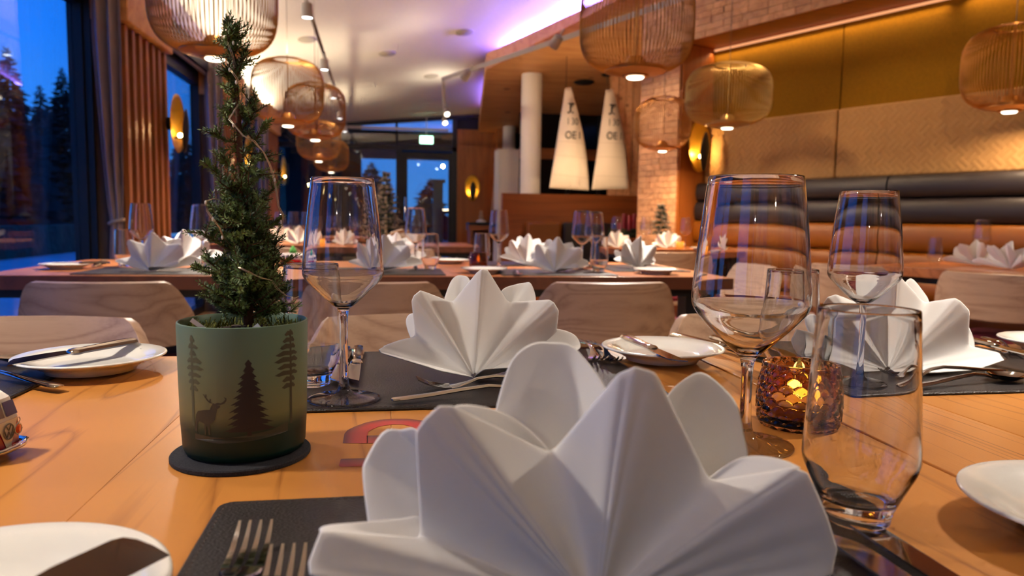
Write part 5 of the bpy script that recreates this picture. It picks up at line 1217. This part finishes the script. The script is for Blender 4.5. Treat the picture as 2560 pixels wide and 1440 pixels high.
q = ony(733, 660, 3.02); van((q.x, 3.02, TZ), radians(-35), 'small red and white toy van with a green tree on the middle table', 1.0)

# ================================================================== PRINTED LETTERS ON THE TABLE
lm, t_, b_ = newmat('red_print'); tc = t_.nodes.new('ShaderNodeTexCoord'); sx = t_.nodes.new('ShaderNodeSeparateXYZ'); at_ = t_.nodes.new('ShaderNodeAttribute'); at_.attribute_name = 'shade'
cr = t_.nodes.new('ShaderNodeValToRGB'); cr.color_ramp.elements[0].color = S(196, 52, 46); cr.color_ramp.elements[1].color = S(104, 58, 44); t_.links.new(at_.outputs['Fac'], cr.inputs[0]); t_.links.new(cr.outputs[0], b_.inputs['Base Color']); b_.inputs['Roughness'].default_value = .35
def printed(name, rows, parent, shades):
    """rows: matching polylines (pixels on the table), shaded across"""
    n = len(rows[0]); vs = []
    for r in rows: vs += [onz(x, y, TZ + .0003) for x, y in r]
    fs = [(j * n + k, j * n + k + 1, (j + 1) * n + k + 1, (j + 1) * n + k) for j in range(len(rows) - 1) for k in range(n - 1)]
    me = MB().add(vs, fs).mesh(name, lm); a = me.attributes.new('shade', 'FLOAT', 'POINT')
    for i in range(len(vs)): a.data[i].value = shades[i // n]
    o = link(name, me, parent); o.location = Vector((0, 0, 0)); return o
outer = [(857, 1108), (861, 1084), (868, 1076), (885, 1067), (915, 1056), (950, 1049), (985, 1047), (1020, 1047), (1055, 1051), (1085, 1060), (1104, 1074), (1110, 1104)]
inner = [(919, 1108), (919, 1088), (921, 1079), (930, 1074), (945, 1067), (965, 1063), (985, 1061), (1005, 1061), (1025, 1065), (1040, 1071), (1047, 1080), (1048, 1104)]
midl = [tuple((a + b) / 2 for a, b in zip(p_, q_)) for p_, q_ in zip(outer, inner)]
lt = thing('printed_letter', 'red shaded letter printed on the near table behind the front napkin', 'lettering', (0, 0, 0))
printed('letter_bow', [outer, midl, inner], lt, [1, .1, .05]); printed('letter_bar', [[(917, 1089), (1050, 1085)], [(917, 1097), (1050, 1093)], [(917, 1108), (1050, 1104)]], lt, [1, .5, .1])
l2 = tag(printed('printed_letter', [[(852, 1148), (856, 1147), (1100, 1140)], [(849, 1157), (853, 1157), (1100, 1150)], [(847, 1165), (852, 1167), (1100, 1160)]], None, [1, .6, .1]), 'red bar of a printed letter left of the front napkin', 'lettering')

# ================================================================== FROSTED TREES, CANDLES, CUSHION
frost = pm('frosted_needles', S(150, 146, 132), .8, noise=(60, .35)); green_n = pm('tree_green', S(52, 70, 48), .8, noise=(60, .3)); stemw = pm('pale_stem', S(196, 180, 150), .7)
def table_tree(px, Y, ztop, zbase, r, lab, stem=.0, mix=1.0):
    q = ony(px, 600, Y); t = thing('frosted_tree', lab, 'decoration tree', (q.x, Y, TZ)); h = ztop - TZ
    MB().tube([(0, 0, 0), (0, 0, h * .96)], [.012, .004], 7).build('trunk', stemw, t); MB().lathe([(0, 0), (.05, 0), (.055, .01), (.045, .035), (0, .04)], 20).build('foot', stemw, t, True, 50)
    ma, mb2 = MB(), MB(); lay_ = int((h - stem) / .035)
    for k in range(lay_):
        f = k / lay_; z = stem + (h - stem) * f; rr = r * (1 - f) ** .9 + .008
        for j in range(9):
            a = j * 2 * pi / 9 + k * .6 + random.uniform(-.2, .2); l = rr * random.uniform(.75, 1.1); tgt = Vector((l * cos(a), l * sin(a), z + random.uniform(-.01, .025)))
            p0 = Vector((0, 0, z))
            for s_ in range(7):
                b = p0.lerp(tgt, .25 + .75 * s_ / 6)
                for _ in range(4):
                    d = Vector((random.uniform(-1, 1), random.uniform(-1, 1), random.uniform(-.3, 1))).normalized() * .022; w = d.cross(Vector((.2, .7, .4))).normalized() * .004
                    (ma if (s_ > 3 and random.random() < mix) else mb2).add([b, b + d * .5 + w, b + d, b + d * .5 - w], [(0, 1, 2, 3)])
    o = ma.build('frosted_tips', frost, t); o['kind'] = 'stuff'; o = mb2.build('needles', green_n, t); o['kind'] = 'stuff'
table_tree(965, 5.55, 1.285, .78, .135, 'tall frosted fir behind the tall wine glass rim', .04)
table_tree(1651, 5.48, 1.085, .85, .082, 'little frosted tree before the wood block pillar', .11)
cred = pm('red_wax', S(140, 10, 26), .45)
q = ony(1560, 590, 6.62)
wr = thing('advent_wreath', 'dark green wreath carrying the four red candles', 'wreath', (q.x, 6.62, TZ + .05)); 
m = MB(); random.seed(9)
for k in range(700):
    a = random.uniform(0, 2 * pi); b = Vector(((.11 + random.uniform(-.03, .03)) * cos(a), (.11 + random.uniform(-.03, .03)) * sin(a), random.uniform(0, .06))); d = Vector((random.uniform(-1, 1), random.uniform(-1, 1), random.uniform(-.2, 1))).normalized() * .04; w = d.cross(Vector((.2, .7, .4))).normalized() * .006
    m.add([b, b + d * .5 + w, b + d, b + d * .5 - w], [(0, 1, 2, 3)])
m.tube([(.11 * cos(2 * pi * k / 24), .11 * sin(2 * pi * k / 24), .02) for k in range(24)], .028, 8, closed=True); m.build('greenery', green_n, wr)
ped = thing('side_stand', 'small dark stand carrying the advent wreath', 'stand', (q.x, 6.62, 0)); MB().lathe([(0, TZ), (.17, TZ), (.17, TZ + .02), (.16, TZ + .05), (0, TZ + .05)], 32).build('top', orange_h, ped, True, 40); MB().lathe([(0, .0), (.2, 0), (.2, .02), (.03, .04), (.03, TZ), (0, TZ)], 24).build('foot', black_metal, ped, True, 40)
for px, yy, h, lab in ((1548, 6.56, .10, 'leftmost red candle on the dark wreath'), (1561, 6.70, .185, 'tall red candle second from left on the wreath'), (1574, 6.54, .17, 'red candle second from right on the wreath'), (1586, 6.68, .185, 'rightmost tall red candle on the wreath')):
    c = ony(px, 570, yy); t = thing('red_candle', lab, 'candle', (c.x, yy, TZ + .085), 0, 'red candles on the wreath')
    MB().lathe([(0, 0), (.022, 0), (.022, h - .004), (.019, h), (0, h - .003)], 20).build('wax', cred, t, True, 40); MB().tube([(0, 0, h - .004), (.001, 0, h + .010)], .0012, 5).build('wick', black_metal, t)
# striped bolster behind the tall glass
st_m, t_, b_ = newmat('striped_cloth'); tc = t_.nodes.new('ShaderNodeTexCoord'); wv = t_.nodes.new('ShaderNodeTexWave'); wv.inputs['Scale'].default_value = 7.0; wv.bands_direction = 'Z'; wv.inputs['Distortion'].default_value = .8; cr = t_.nodes.new('ShaderNodeValToRGB')
cr.color_ramp.elements[0].position = .42; cr.color_ramp.elements[0].color = S(150, 100, 62); cr.color_ramp.elements[1].position = .56; cr.color_ramp.elements[1].color = S(214, 190, 164)
t_.links.new(tc.outputs['Object'], wv.inputs['Vector']); t_.links.new(wv.outputs['Color'], cr.inputs[0]); t_.links.new(cr.outputs[0], b_.inputs['Base Color']); b_.inputs['Roughness'].default_value = .9
q = ony(1008, 620, 4.62)
cu = tag(MB().lathe([(0, -.2), (.04, -.2), (.062, -.18), (.066, 0), (.062, .18), (.04, .2), (0, .2)], 24).build('bolster', st_m, None, True, 60, loc=(q.x + .02, 4.98, .672)), 'brown and cream striped bolster behind the napkin right of the tall glass', 'cushion')
cu.rotation_euler = (-.12, -.30, 0)
